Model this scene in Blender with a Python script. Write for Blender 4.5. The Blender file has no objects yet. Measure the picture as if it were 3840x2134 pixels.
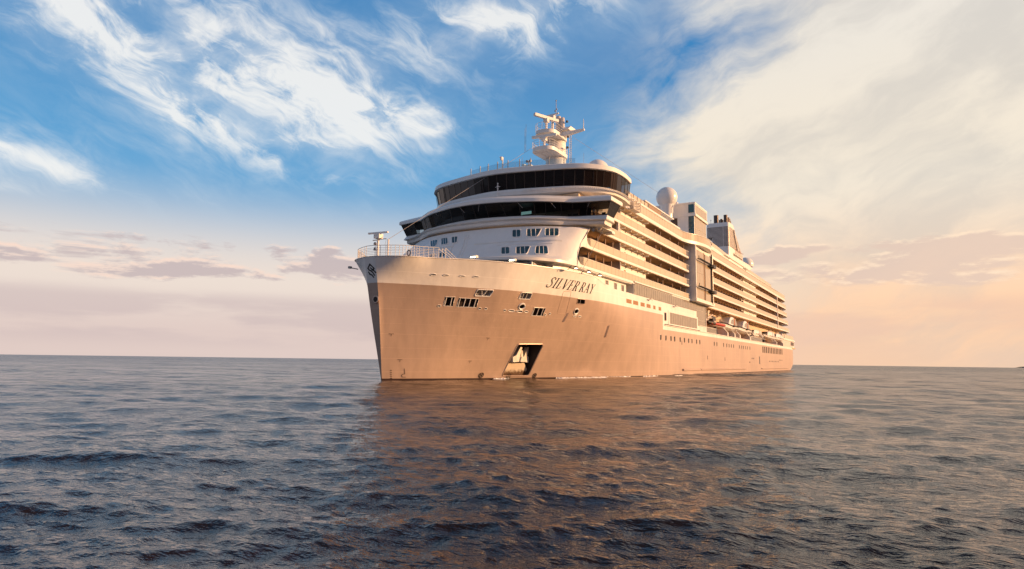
import bpy, bmesh, math, random
import numpy as np
from mathutils import Vector, Matrix
random.seed(7)
S = bpy.context.scene
COL = S.collection
R = math.radians

# ------------------------------------------------------------------ camera, sky, sun, exposure
# ship axes used below: x runs aft from the bow, y to port, z up from the water (world Y = -y)
HD, PT, RO = R(30.3278), R(6.678), R(0.7526)
CAMX, CAMY, CAMZ = -51.025, 49.61, 2.334
d = Vector((math.cos(HD), math.sin(HD), 0)); r = Vector((math.sin(HD), -math.cos(HD), 0)); u = Vector((0, 0, 1))
Fw = d*math.cos(PT)+u*math.sin(PT); Up = u*math.cos(PT)-d*math.sin(PT)
Rr = r*math.cos(RO)+Up*math.sin(RO); Uu = Up*math.cos(RO)-r*math.sin(RO)
cam = bpy.data.cameras.new('camera'); co = bpy.data.objects.new('camera', cam); COL.objects.link(co)
m = Matrix((Rr, Uu, -Fw)).transposed().to_4x4(); m.translation = Vector((CAMX, -CAMY, CAMZ)); co.matrix_world = m
cam.sensor_width = 36; cam.lens = 36*2444.65/3840; cam.clip_start = .1; cam.clip_end = 40000
S.camera = co
S.render.resolution_x = 1024; S.render.resolution_y = 569
S.view_settings.view_transform = 'Standard'; S.view_settings.look = 'None'
S.view_settings.exposure = 0.45; S.view_settings.gamma = 1

SUN_AZ, SUN_EL = R(-64), R(11.5)       # azimuth from +X (aft) towards starboard; minus = port quarter
sd = Vector((math.cos(SUN_AZ)*math.cos(SUN_EL), math.sin(SUN_AZ)*math.cos(SUN_EL), math.sin(SUN_EL)))
sl = bpy.data.lights.new('sun', 'SUN'); sl.energy = 5.0; sl.angle = R(.6); sl.color = (1, .565, .27)
so = bpy.data.objects.new('sun', sl); COL.objects.link(so)
so.rotation_euler = sd.to_track_quat('Z', 'Y').to_euler()

class NV:
    """tiny expression wrapper round shader math nodes"""
    def __init__(s, nt, o): s.nt = nt; s.o = o
    def _m(s, op, *a):
        n = s.nt.nodes.new('ShaderNodeMath'); n.operation = op
        for i, v in enumerate((s,)+a):
            if isinstance(v, NV): s.nt.links.new(v.o, n.inputs[i])
            else: n.inputs[i].default_value = v
        return NV(s.nt, n.outputs[0])
    def __add__(s, b): return s._m('ADD', b)
    def __sub__(s, b): return s._m('SUBTRACT', b)
    def __mul__(s, b): return s._m('MULTIPLY', b)
    def __truediv__(s, b): return s._m('DIVIDE', b)
    def mx(s, b): return s._m('MAXIMUM', b)
    def mn(s, b): return s._m('MINIMUM', b)
    def clamp(s): return s._m('MAXIMUM', 0.0)._m('MINIMUM', 1.0)
    def pw(s, b): return s._m('POWER', b)
    def fn(s, op, *a): return s._m(op, *a)
    def ss(s, a, b):
        n = s.nt.nodes.new('ShaderNodeMapRange'); n.interpolation_type = 'SMOOTHSTEP'
        s.nt.links.new(s.o, n.inputs[0]); n.inputs[1].default_value = a; n.inputs[2].default_value = b
        return NV(s.nt, n.outputs[0])
def nmix(nt, f, a, b):
    n = nt.nodes.new('ShaderNodeMix'); n.data_type = 'RGBA'
    for i, v in ((0, f), (6, a), (7, b)):
        if isinstance(v, NV): nt.links.new(v.o, n.inputs[i])
        elif i == 0: n.inputs[0].default_value = v
        else: n.inputs[i].default_value = (*v, 1)
    return NV(nt, n.outputs[2])
def nnoise(nt, vec, scale, detail=4, rough=.55, dist=0, lac=2.0):
    n = nt.nodes.new('ShaderNodeTexNoise'); nt.links.new(vec, n.inputs['Vector'])
    n.inputs['Scale'].default_value = scale; n.inputs['Detail'].default_value = detail
    n.inputs['Roughness'].default_value = rough; n.inputs['Distortion'].default_value = dist
    n.inputs['Lacunarity'].default_value = lac
    return NV(nt, n.outputs['Fac'])
def ncomb(nt, x, y, z=0.0):
    n = nt.nodes.new('ShaderNodeCombineXYZ')
    for i, v in enumerate((x, y, z)):
        if isinstance(v, NV): nt.links.new(v.o, n.inputs[i])
        else: n.inputs[i].default_value = v
    return n.outputs[0]

W = bpy.data.worlds.new('World'); S.world = W; W.use_nodes = True
nt = W.node_tree; bg = nt.nodes['Background']
tc = nt.nodes.new('ShaderNodeTexCoord'); sep = nt.nodes.new('ShaderNodeSeparateXYZ'); nt.links.new(tc.outputs['Generated'], sep.inputs[0])
vx, vy, vz = [NV(nt, sep.outputs[i]) for i in range(3)]
# azimuth east of the ship's axis and elevation, both in degrees, measured from the ship's bearing of 30 degrees
az = vy.fn('ARCTAN2', vx)*57.29578 - 30.33
az = az*-1.0                      # grows towards the sun
el = vz.fn('ARCSINE')*57.29578
sky = nt.nodes.new('ShaderNodeTexSky'); sky.sky_type = 'NISHITA'; sky.sun_disc = False
sky.sun_elevation = SUN_EL; sky.sun_rotation = math.atan2(sd.x, sd.y); sky.air_density = 1.0; sky.dust_density = .6; sky.ozone_density = 2.5
hs = nt.nodes.new('ShaderNodeHueSaturation'); nt.links.new(sky.outputs[0], hs.inputs['Color'])
hs.inputs['Saturation'].default_value = 1.45; hs.inputs['Value'].default_value = .085
clear = NV(nt, hs.outputs[0])
# clear air: deep azure high up, pale towards the horizon
azure = nmix(nt, el.ss(4, 16), (.30, .47, .60), (.075, .28, .52))
azure = nmix(nt, el.ss(14, 27), azure, (.042, .19, .42))
clear = nmix(nt, .92, clear, azure)
# low haze: mauve away from the sun, peach towards it
warm = az.ss(-15, 38)
low = nmix(nt, warm, (.595, .465, .42), (.80, .48, .285))
mid = nmix(nt, warm, (.68, .575, .50), (.80, .615, .43))
low = nmix(nt, el.ss(1.5, 6.5), low, mid)
clear = nmix(nt, el.ss(15.5, 6.0)*.94, clear, low)
# --- cloud fields in azimuth / elevation
def gau(a0, e0, sa, se, rot=0):
    c, s = math.cos(R(rot)), math.sin(R(rot))
    p = az-a0; q = el-e0
    x = (p*c+q*s)/sa; y = (q*c-p*s)/se
    return (x*x+y*y)._m('MULTIPLY', -1.0).fn('EXPONENT')
wv = ncomb(nt, az*.08, el*.08, 3.0)
warp = nnoise(nt, wv, 1.0, 3)-.5
warp2 = nnoise(nt, ncomb(nt, az*.08, el*.08, 11.0), 1.0, 3)-.5
# streaks run from upper left to lower right, fanning
cs, sn = math.cos(R(-24)), math.sin(R(-24))
ax_ = az+warp*9.0; ay_ = el+warp2*6.0
sx = ax_*cs+ay_*sn; sy = ay_*cs-ax_*sn
streak = nnoise(nt, ncomb(nt, sx*.050, sy*.20, 0.0), 1.0, 9, .60, .25)
fine = nnoise(nt, ncomb(nt, sx*.17, sy*.42, 5.0), 1.0, 9, .64, .5)
puff = nnoise(nt, ncomb(nt, ax_*.17, ay_*.24, 9.0), 1.0, 9, .60, .3)
core = (gau(-36.5, 25.3, 7.5, 2.7, -22)*1.05 + gau(-18.0, 22.3, 7.5, 2.5, -12)*.9 + gau(-10.5, 21.2, 4.5, .7, 6)*.8 + gau(-24.5, 17.9, 7.5, 1.2, -17)*1.15
       + gau(-29, 20.5, 6, 1.2, -25)*.4 + gau(-16, 17.6, 2.7, .5, -14)*1.0 + gau(-39, 14.2, 6.5, .65, -15)*.8 + gau(-39, 11.6, 4, .5, -5)*.6 + gau(-28.5, 29.2, 4.5, 1.4, -18)*.75
       + gau(-42, 30.5, 5, 2, -8)*.6 + gau(-1, 28.6, 7.5, 1.8, 6)*.45 + gau(-7.3, 19.8, 1.9, .5, 14)*.9 + gau(-7.6, 18.2, 1.2, .45, -10)*.5)
field = (gau(-25, 22.5, 15, 6.0, -17)*1.0 + gau(-2, 28, 12, 3.2, 8)*.8 + gau(-38, 14, 10, 2.2, -12)*.5 + gau(-10, 20.5, 7, 2.5, 5)*.4).mn(1.0)
tex = streak*.42+fine*.30+puff*.28
soft = streak*.5+puff*.5
thin = (field*(soft*1.9-.45)).mx(0.0)*.9
body = (core*.55+field*.24)*(tex-.41)*3.1*(core+field*.6).ss(.05, .55)
wisp = (field+core*.4)*(fine*.6+streak*.4-.465).mx(0.0)*5.2
dens = (thin+body.mx(0.0)+wisp).clamp()
dens = dens*1.25/(dens*.45+.80)
cr, sr = math.cos(R(20)), math.sin(R(20))
rx = ax_*cr+ay_*sr; ry = ay_*cr-ax_*sr
streakR = nnoise(nt, ncomb(nt, rx*.05, ry*.19, 40.0), 1.0, 8, .58, .2)
fineR = nnoise(nt, ncomb(nt, rx*.15, ry*.36, 47.0), 1.0, 8, .60, .3)
veil = (gau(37, 19, 17, 15, 0)*1.55 + gau(50, 8, 24, 14, 0)*1.2 + gau(17, 17, 9, 4.5, 14)*.5 + gau(24, 29, 8, 3, 0)*.25).mn(1.3)
vt = streakR*.5+fineR*.3+puff*.2
veild = (veil+(vt-.5)*3.4*veil.ss(.03, .35)*veil.ss(1.25, .6)+(vt-.5)*.35*veil).clamp()
crm = nmix(nt, el.ss(3, 15), (.80, .515, .33), (.73, .645, .525))
crm = nmix(nt, el.ss(16, 28), crm, (.68, .635, .565))
crm = nmix(nt, (vt-.40).ss(0, .2), nmix(nt, .45, crm, (.42, .40, .38)), crm)
wht = nmix(nt, (dens+(puff-.5)*.8).ss(.1, .95), (.38, .49, .59), (.74, .73, .70))
wht = nmix(nt, el.ss(14, 4)*.6, wht, (.68, .54, .48))
c1 = nmix(nt, veild*.96, clear, crm)
c2 = nmix(nt, dens*.86, c1, wht)
# low bands of small cumulus near the horizon
b1 = nnoise(nt, ncomb(nt, az*.105+warp*.9, el*.40, 21.0), 1.0, 8, .60)
b1b = nnoise(nt, ncomb(nt, az*.105+warp*.9, el*.40-.10, 21.0), 1.0, 8, .60)
b2 = nnoise(nt, ncomb(nt, az*.05, el*.30, 33.0), 1.0, 7, .56)
side = az.ss(6, -6).mx(az.ss(13, 19))
bm = el.ss(5.0, 6.8)*el.ss(10.9, 8.4)*side
lowc = (b1*.9+bm*.20-.615).ss(0, .085)*bm.ss(.0, .4)
topl = (b1b*.9+bm*.20-.615).ss(0, .085)*bm.ss(.0, .4)
c3 = nmix(nt, lowc*.82, c2, nmix(nt, warm, (.43, .355, .36), (.62, .47, .385)))
c3 = nmix(nt, (topl-lowc).clamp()*.95, c3, nmix(nt, warm, (.74, .56, .47), (.80, .62, .46)))
bank = (b2-.40).ss(0, .15)*el.ss(.3, 2.2)*el.ss(5.6, 4.3)*side
c4 = nmix(nt, bank*.62, c3, nmix(nt, warm, (.475, .385, .38), (.68, .45, .33)))
hi = el.ss(27, 62)
c5 = nmix(nt, hi*.85, c4, (.115, .09, .085))
back = az.fn('ABSOLUTE').ss(50, 105)  # unseen sky behind the camera; low orange glow to port added to warm the bow
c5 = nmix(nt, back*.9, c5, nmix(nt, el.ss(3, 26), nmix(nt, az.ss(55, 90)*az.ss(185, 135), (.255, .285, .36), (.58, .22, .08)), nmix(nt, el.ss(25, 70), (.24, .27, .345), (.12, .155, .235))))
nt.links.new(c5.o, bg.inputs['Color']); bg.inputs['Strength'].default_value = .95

# ------------------------------------------------------------------ materials
MT = {}
def mat(name, base, rough=.4, metal=0., noise=0., nscale=1., bump=0., bscale=4., spec=.5, emit=None, estr=0, streaks=0, coat=0):
    mm = bpy.data.materials.new(name); mm.use_nodes = True; t = mm.node_tree; p = t.nodes['Principled BSDF']
    p.inputs['Base Color'].default_value = (*base, 1); p.inputs['Roughness'].default_value = rough; p.inputs['Metallic'].default_value = metal
    p.inputs['Specular IOR Level'].default_value = spec; p.inputs['Coat Weight'].default_value = coat
    tcn = t.nodes.new('ShaderNodeTexCoord')
    if noise:
        f = nnoise(t, tcn.outputs['Object'], nscale, 6, .6)
        if streaks:
            mp = t.nodes.new('ShaderNodeMapping'); t.links.new(tcn.outputs['Object'], mp.inputs[0]); mp.inputs['Scale'].default_value = (1.6, 1.6, .07)
            f = f*.5+nnoise(t, mp.outputs[0], streaks, 5, .6)*.5
        c = nmix(t, f.ss(.3, .7), tuple(v*(1-noise) for v in base), tuple(min(1, v*(1+noise*.6)) for v in base))
        t.links.new(c.o, p.inputs['Base Color'])
        t.links.new((f*.18+(rough-.09)).o, p.inputs['Roughness'])
    if bump:
        b = t.nodes.new('ShaderNodeBump'); b.inputs['Strength'].default_value = bump; b.inputs['Distance'].default_value = .1
        t.links.new(nnoise(t, tcn.outputs['Object'], bscale, 3).o, b.inputs['Height']); t.links.new(b.outputs[0], p.inputs['Normal'])
    if emit:
        p.inputs['Emission Color'].default_value = (*emit, 1); p.inputs['Emission Strength'].default_value = estr
    MT[name] = mm; return mm
def glass(name, tint, k, rough=.03, base=(.02, .02, .02)):
    """pane: k of the light passes straight through, tinted; the rest is dark, and the surface mirrors by Fresnel"""
    mm = bpy.data.materials.new(name); mm.use_nodes = True; t = mm.node_tree; p = t.nodes['Principled BSDF']
    p.inputs['Base Color'].default_value = (*base, 1); p.inputs['Roughness'].default_value = rough
    tr = t.nodes.new('ShaderNodeBsdfTransparent'); tr.inputs[0].default_value = (*tint, 1)
    lw = t.nodes.new('ShaderNodeFresnel'); lw.inputs[0].default_value = 1.45
    mx = t.nodes.new('ShaderNodeMixShader'); o = t.nodes['Material Output']
    f = (NV(t, lw.outputs[0])*k)*-1.0+k
    t.links.new(f.o, mx.inputs[0]); t.links.new(p.outputs[0], mx.inputs[1]); t.links.new(tr.outputs[0], mx.inputs[2])
    t.links.new(mx.outputs[0], o.inputs['Surface']); MT[name] = mm; return mm

mat('white_paint', (.80, .79, .77), .38, noise=.05, nscale=.35, bump=.04, bscale=.9, streaks=1.2)
mat('white_gloss', (.82, .81, .79), .22, noise=.03, nscale=.5)
mat('cabin_wall', (.60, .46, .31), .5, noise=.1, nscale=.8)  # warm bounced light of the balconies is put into this colour
mat('ceiling_panel', (.60, .43, .26), .6, noise=.1, nscale=1.2)  # orange bounce light put into the panel colour
mat('deck_grey', (.22, .25, .23), .7, noise=.2, nscale=1)
mat('boat_deck_orange', (.60, .36, .16), .5, noise=.2, nscale=.7)
mat('teak', (.33, .2, .1), .6, noise=.2, nscale=3)
mat('grey_metal', (.36, .345, .34), .45, metal=.2, noise=.15, nscale=2)
mat('dark_metal', (.035, .03, .03), .4, noise=.3, nscale=3)
mat('black_paint', (.015, .012, .013), .35, noise=.3, nscale=3)
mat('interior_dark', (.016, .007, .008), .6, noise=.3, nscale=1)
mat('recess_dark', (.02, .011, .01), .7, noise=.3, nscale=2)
mat('teal_window', (.018, .085, .115), .06, noise=.25, nscale=.6, spec=.7)
mat('porthole_glass', (.014, .007, .005), .55, spec=.12, noise=.2)
mat('amber_window', (.36, .17, .045), .18, noise=.18, nscale=2.5)
mat('wall_glass', (.30, .265, .21), .14, noise=.12, nscale=1.1, spec=.7)
mat('tower_glass', (.43, .355, .25), .12, noise=.08, nscale=.8, spec=.7)
mat('orange_paint', (.50, .055, .02), .4, noise=.15, nscale=3)
mat('sign_orange', (.55, .14, .03), .45, noise=.1)
mat('rubber_black', (.02, .018, .018), .6, noise=.2, nscale=3)
mat('rail_white', (.78, .76, .73), .3, noise=.04)
mat('divider_brown', (.26, .165, .10), .5, noise=.2, nscale=1.5)
mat('louvre', (.62, .57, .54), .4, metal=.1, noise=.1, nscale=2)
mat('funnel_dark', (.05, .04, .038), .7, noise=.3)
mat('pipe_brown', (.09, .065, .06), .45, metal=.4, noise=.25, nscale=1.5)
mat('anchor_iron', (.62, .58, .52), .5, noise=.2, nscale=1.4, bump=.1)
mat('lamp_glow', (.9, .85, .7), .4, emit=(1, .85, .55), estr=6)
mat('rear_pane_teal', (.02, .05, .05), .2, emit=(.16, .30, .29), estr=.9)  # sky seen through the rear pane, put in as emission
mat('skin', (.45, .25, .17), .55, noise=.1, nscale=20)
mat('shirt_white', (.75, .74, .72), .8, noise=.08, nscale=30)
mat('trousers_dark', (.02, .02, .03), .8, noise=.2, nscale=30)
mat('hair_dark', (.015, .01, .008), .6, noise=.2, nscale=40)
mat('foam', (.8, .8, .8), .7, noise=.15, nscale=3, bump=.4, bscale=6)
mat('headland', (.05, .055, .05), .9, noise=.3, nscale=.01)
glass('bridge_glass', (.62, .64, .64), .80)
glass('lounge_glass', (.42, .36, .35), .5, .03, (.018, .012, .011))
glass('rail_glass', (.93, .88, .78), .32, .12, (.70, .625, .51))
glass('clear_glass', (.80, .90, .95), .72, .03, (.45, .62, .70))

# hull: silver paint with faint horizontal weld seams and plate unfairness
def hull_paint(name, base, metal, rough):
    mm = mat(name, base, rough, metal=metal); t = mm.node_tree; p = t.nodes['Principled BSDF']
    tcn = t.nodes.new('ShaderNodeTexCoord'); sp = t.nodes.new('ShaderNodeSeparateXYZ'); t.links.new(tcn.outputs['Object'], sp.inputs[0])
    z = NV(t, sp.outputs[2]); x = NV(t, sp.outputs[0])
    seam = None
    for zz, w in ((.92, .05), (2.42, .04), (3.6, .03), (5.15, .04), (6.3, .025), (7.9, .04), (9.2, .025), (12.0, .045)):
        g = (z-zz).fn('ABSOLUTE').ss(w, 0.0)
        seam = g if seam is None else seam.mx(g)
    mp = t.nodes.new('ShaderNodeMapping'); t.links.new(tcn.outputs['Object'], mp.inputs[0]); mp.inputs['Scale'].default_value = (1, 1, .22)
    st = nnoise(t, mp.outputs[0], .9, 6, .6); bl = nnoise(t, tcn.outputs['Object'], .11, 3)
    f = st*.6+bl*.4
    c = nmix(t, f.ss(.3, .7), tuple(v*.90 for v in base), tuple(min(1, v*1.07) for v in base))
    c = nmix(t, seam*.6, c, tuple(min(1, v*1.25) for v in base))
    t.links.new(c.o, p.inputs['Base Color']); t.links.new((f*.22+(rough-.11)).o, p.inputs['Roughness'])
    h = nnoise(t, tcn.outputs['Object'], .42, 2)*.9+seam*.12+nnoise(t, mp.outputs[0], 1.1, 2)*.35
    b = t.nodes.new('ShaderNodeBump'); b.inputs['Strength'].default_value = .10; b.inputs['Distance'].default_value = .35
    t.links.new(h.o, b.inputs['Height']); t.links.new(b.outputs[0], p.inputs['Normal'])
hull_paint('hull_silver', (.525, .395, .32), .30, .36)
hull_paint('hull_white', (.80, .785, .765), .0, .36)
mat('boot_top_shade', (.03, .012, .012), .5, noise=.3, nscale=1)  # boot stripe; the water's shade along the hull is in this colour too

# sea: dark water, Fresnel reflection, small ripples
sea_m = bpy.data.materials.new('sea_water'); sea_m.use_nodes = True; t = sea_m.node_tree; p = t.nodes['Principled BSDF']
p.inputs['Base Color'].default_value = (.015, .008, .007, 1); p.inputs['Roughness'].default_value = .07; p.inputs['IOR'].default_value = 1.333
tcn = t.nodes.new('ShaderNodeTexCoord')
mp = t.nodes.new('ShaderNodeMapping'); t.links.new(tcn.outputs['Object'], mp.inputs[0]); mp.inputs['Rotation'].default_value = (0, 0, R(-28)); mp.inputs['Scale'].default_value = (1, .5, 1)
h = nnoise(t, mp.outputs[0], 2.6, 4, .55, .1)*.085+nnoise(t, mp.outputs[0], 6.5, 4, .6, .1)*.045+nnoise(t, mp.outputs[0], 16.0, 2, .5)*.012
an = t.nodes.new('ShaderNodeAttribute'); an.attribute_name = 'fineness'; lostn = NV(t, an.outputs['Fac'])
mp2 = t.nodes.new('ShaderNodeMapping'); t.links.new(tcn.outputs['Object'], mp2.inputs[0]); mp2.inputs['Rotation'].default_value = (0, 0, R(-28)); mp2.inputs['Scale'].default_value = (1, .22, 1)
patch = nnoise(t, mp2.outputs[0], .045, 4, .6, .3).ss(.34, .66)
h = h+(nnoise(t, mp.outputs[0], .9, 3, .5)*1.0+nnoise(t, mp.outputs[0], .12, 3, .5)*3.0)*lostn*(patch*.4+.6)
t.links.new((lostn*(patch*.06+.15)+.045).o, p.inputs['Roughness'])
b = t.nodes.new('ShaderNodeBump'); b.inputs['Strength'].default_value = 1.0; b.inputs['Distance'].default_value = 1.0
t.links.new(h.o, b.inputs['Height']); t.links.new(b.outputs[0], p.inputs['Normal'])
MT['sea_water'] = sea_m

# ------------------------------------------------------------------ mesh helpers
class MB:
    def __init__(s): s.v = []; s.f = []; s.mi = []; s.cur = 0
    def vert(s, p): s.v.append(tuple(p)); return len(s.v)-1
    def face(s, ids): s.f.append(tuple(ids)); s.mi.append(s.cur)
    def poly(s, pts): s.face([s.vert(q) for q in pts]); return s
    def box(s, x0, x1, y0, y1, z0, z1):
        i = len(s.v)
        for z in (z0, z1):
            for (x, y) in ((x0, y0), (x1, y0), (x1, y1), (x0, y1)): s.v.append((x, y, z))
        for q in ((0, 3, 2, 1), (4, 5, 6, 7), (0, 1, 5, 4), (1, 2, 6, 5), (2, 3, 7, 6), (3, 0, 4, 7)): s.face([i+k for k in q])
        return s
    def loft(s, rings, close=False, cap0=False, cap1=False):
        n = len(rings[0]); base = []
        for rg in rings: base.append([s.vert(q) for q in rg])
        for a, b_ in zip(base, base[1:]):
            for k in range(n if close else n-1):
                j = (k+1) % n; s.face((a[k], a[j], b_[j], b_[k]))
        if cap0: s.face(base[0][::-1])
        if cap1: s.face(base[-1])
        return s
    def prism(s, pts, z0, z1):
        """plan polygon (x, y) raised from z0 to z1"""
        return s.loft([[(x, y, z0) for x, y in pts], [(x, y, z1) for x, y in pts]], True, True, True)
    def side(s, pts, y0, y1):
        """side-view polygon (x, z) between two y values"""
        return s.loft([[(x, y0, z) for x, z in pts], [(x, y1, z) for x, z in pts]], True, True, True)
    def tube(s, pts, rad, n=6, rad2=None):
        pts = [Vector(q) for q in pts]; rings = []
        for i, q in enumerate(pts):
            a = pts[max(i-1, 0)]; b_ = pts[min(i+1, len(pts)-1)]; tt = (b_-a).normalized()
            up = Vector((0, 0, 1)) if abs(tt.z) < .9 else Vector((1, 0, 0))
            e1 = tt.cross(up).normalized(); e2 = tt.cross(e1)
            rr = rad if rad2 is None else rad+(rad2-rad)*i/max(len(pts)-1, 1)
            rings.append([q+(e1*math.cos(k*2*math.pi/n)+e2*math.sin(k*2*math.pi/n))*rr for k in range(n)])
        return s.loft(rings, True, True, True)
    def lathe(s, c, prof, n=20, ax='z'):
        rings = []
        for rr, h in prof:
            rg = []
            for k in range(n):
                a = k*2*math.pi/n; p_, q_ = rr*math.cos(a), rr*math.sin(a)
                rg.append((c[0]+p_, c[1]+q_, c[2]+h) if ax == 'z' else (c[0]+h, c[1]+p_, c[2]+q_) if ax == 'x' else (c[0]+p_, c[1]+h, c[2]+q_))
            rings.append(rg)
        return s.loft(rings, True, True, True)
    def wall(s, pts, z0, z1, th=.05):
        """thin upright wall along a plan polyline, thickness th to starboard of travel"""
        nrm = []
        for i, q in enumerate(pts):
            a = pts[max(i-1, 0)]; b_ = pts[min(i+1, len(pts)-1)]; dx, dy = b_[0]-a[0], b_[1]-a[1]; L = math.hypot(dx, dy) or 1
            nrm.append((-dy/L*th, dx/L*th))
        rings = [[(q[0], q[1], z0), (q[0], q[1], z1), (q[0]-n_[0], q[1]-n_[1], z1), (q[0]-n_[0], q[1]-n_[1], z0)] for q, n_ in zip(pts, nrm)]
        return s.loft(rings, True, True, True)
def link(name, mb, mats, parent=None, smooth=None, label=None, stuff=False):
    me = bpy.data.meshes.new(name)
    me.from_pydata([(x, -y, z) for x, y, z in mb.v], [], mb.f)
    for mm in ([mats] if isinstance(mats, str) else mats): me.materials.append(MT[mm])
    if not isinstance(mats, str): me.polygons.foreach_set('material_index', mb.mi)
    bm = bmesh.new(); bm.from_mesh(me); bmesh.ops.recalc_face_normals(bm, faces=bm.faces); bm.to_mesh(me); bm.free()
    if smooth:
        me.shade_smooth(); me.set_sharp_from_angle(angle=R(smooth))
    o = bpy.data.objects.new(name, me); COL.objects.link(o)
    if parent: o.parent = parent
    if label: o['label'] = label
    if stuff: o['kind'] = 'stuff'
    return o
def empty(name, label, cat, loc=(0, 0, 0), group=None):
    o = bpy.data.objects.new(name, None); COL.objects.link(o); o.location = (loc[0], -loc[1], loc[2])
    o['label'] = label; o['category'] = cat; o.empty_display_size = .5
    if group: o['group'] = group
    return o
def tag(o, label, cat, group=None):
    o['label'] = label; o['category'] = cat
    if group: o['group'] = group
def resample(pts, step):
    out = [pts[0]]; acc = 0.
    for a, b_ in zip(pts, pts[1:]):
        L = math.dist(a, b_); k = max(1, round(L/step))
        for i in range(1, k+1): out.append(tuple(a[j]+(b_[j]-a[j])*i/k for j in range(len(a))))
    return out

# ------------------------------------------------------------------ sea and far shore
def build_sea():
    cx, cy = CAMX, -CAMY
    rad = [0.6]
    while rad[-1] < 9000: rad.append(rad[-1]*(1.0075 if rad[-1] < 60 else 1.0095 if rad[-1] < 500 else 1.02)+.008)
    rad = np.array(rad)
    a0 = math.degrees(HD)
    ang = list(np.arange(-60, 60, .22))+list(np.arange(62, 298, 3.0))
    ang = np.radians(np.array(ang)+a0); na = len(ang)
    RR, AA = np.meshgrid(rad, ang, indexing='ij')
    X = cx+RR*np.cos(AA); Y = cy+RR*np.sin(AA); Z = np.zeros_like(X); DX = np.zeros_like(X); DY = np.zeros_like(X)
    rng = np.random.RandomState(3); sp = np.maximum(RR*np.where(RR < 60, .0075, np.where(RR < 500, .0095, .02))+.008, RR*R(.22)*.8)
    wind = R(205)
    for k in range(230):
        th = wind+rng.randn()*.65; ph = rng.rand()*6.283; e = rng.rand()
        if k < 100: lam, sl_ = .085*(.62/.085)**e, .031
        elif k < 170: lam, sl_ = .62*(3.4/.62)**e, .0165
        else: lam, sl_ = 3.6*(11/3.6)**e, .0080
        amp = sl_*lam/6.283*(.5+rng.rand())
        kk = 2*np.pi/lam
        fade = np.clip((lam/sp-2.0)/2.0, 0, 1)
        q = kk*(np.cos(th)*X+np.sin(th)*Y)+ph
        Z += amp*fade*np.cos(q); sq = np.sin(q)*amp*fade*1.25; DX -= np.cos(th)*sq; DY -= np.sin(th)*sq
    # the ship's own diverging wave, off its port shoulder
    for (x0_, y0_, x1_, y1_, A, wd) in ((66, 14, 96, 34, .42, 2.6), (78, 14, 128, 40, .34, 3.2), (40, 12, 66, 24, .16, 1.8), (92, 15, 170, 42, .28, 4.0)):
        dx, dy = x1_-x0_, y1_-y0_; L = math.hypot(dx, dy); px = X-x0_; py = -Y-y0_
        s_ = (px*dx+py*dy)/L; n_ = (py*dx-px*dy)/L
        Z += A*np.exp(-(n_/wd)**2)*np.cos(n_/wd*1.6)*np.clip(s_/6+.4, 0, 1)*np.clip((L-s_)/12, 0, 1)
    Z *= np.clip((RR-.6)/3, 0, 1)
    Z = np.where(RR > 1500, Z*.3, Z)
    nr = len(rad)
    near = np.clip((RR-.6)/3, 0, 1)*(RR < 1500); X = X+DX*near; Y = Y+DY*near
    V = np.stack([X, Y, Z], -1).reshape(-1, 3)
    i, j = np.meshgrid(np.arange(nr-1), np.arange(na), indexing='ij'); j2 = (j+1) % na
    Fq = np.stack([i*na+j, (i+1)*na+j, (i+1)*na+j2, i*na+j2], -1).reshape(-1, 4)
    me = bpy.data.meshes.new('sea'); me.vertices.add(len(V)); me.vertices.foreach_set('co', V.ravel())
    me.loops.add(len(Fq)*4); me.loops.foreach_set('vertex_index', Fq.ravel())
    me.polygons.add(len(Fq)); me.polygons.foreach_set('loop_start', np.arange(len(Fq))*4); me.polygons.foreach_set('loop_total', np.full(len(Fq), 4))
    me.update(); me.validate(); me.shade_smooth(); me.materials.append(sea_m)
    lost = np.clip(np.log(RR/25.)/np.log(600/25.), 0, 1).ravel()
    at_ = me.attributes.new('fineness', 'FLOAT', 'POINT'); at_.data.foreach_set('value', lost.astype(np.float32))
    o = bpy.data.objects.new('sea', me); COL.objects.link(o); o['kind'] = 'structure'
build_sea()
hm = MB(); rg = []
for k in range(25):
    a = R(-7.2)+R(-6)*k/24; dd = 7000+300*math.sin(k); hh = 15*min(1, k/2.5)*(1+.35*math.sin(k*1.7))+.5
    ca, sa = math.cos(a), math.sin(a)
    rg.append([(CAMX+dd*ca, CAMY-dd*sa, -3), (CAMX+(dd+200)*ca, CAMY-(dd+200)*sa, hh), (CAMX+(dd+900)*ca, CAMY-(dd+900)*sa, hh*.8), (CAMX+(dd+1200)*ca, CAMY-(dd+1200)*sa, -3)])
hm.loft(rg); ho = link('hills', hm, 'headland'); ho['kind'] = 'structure'

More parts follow.
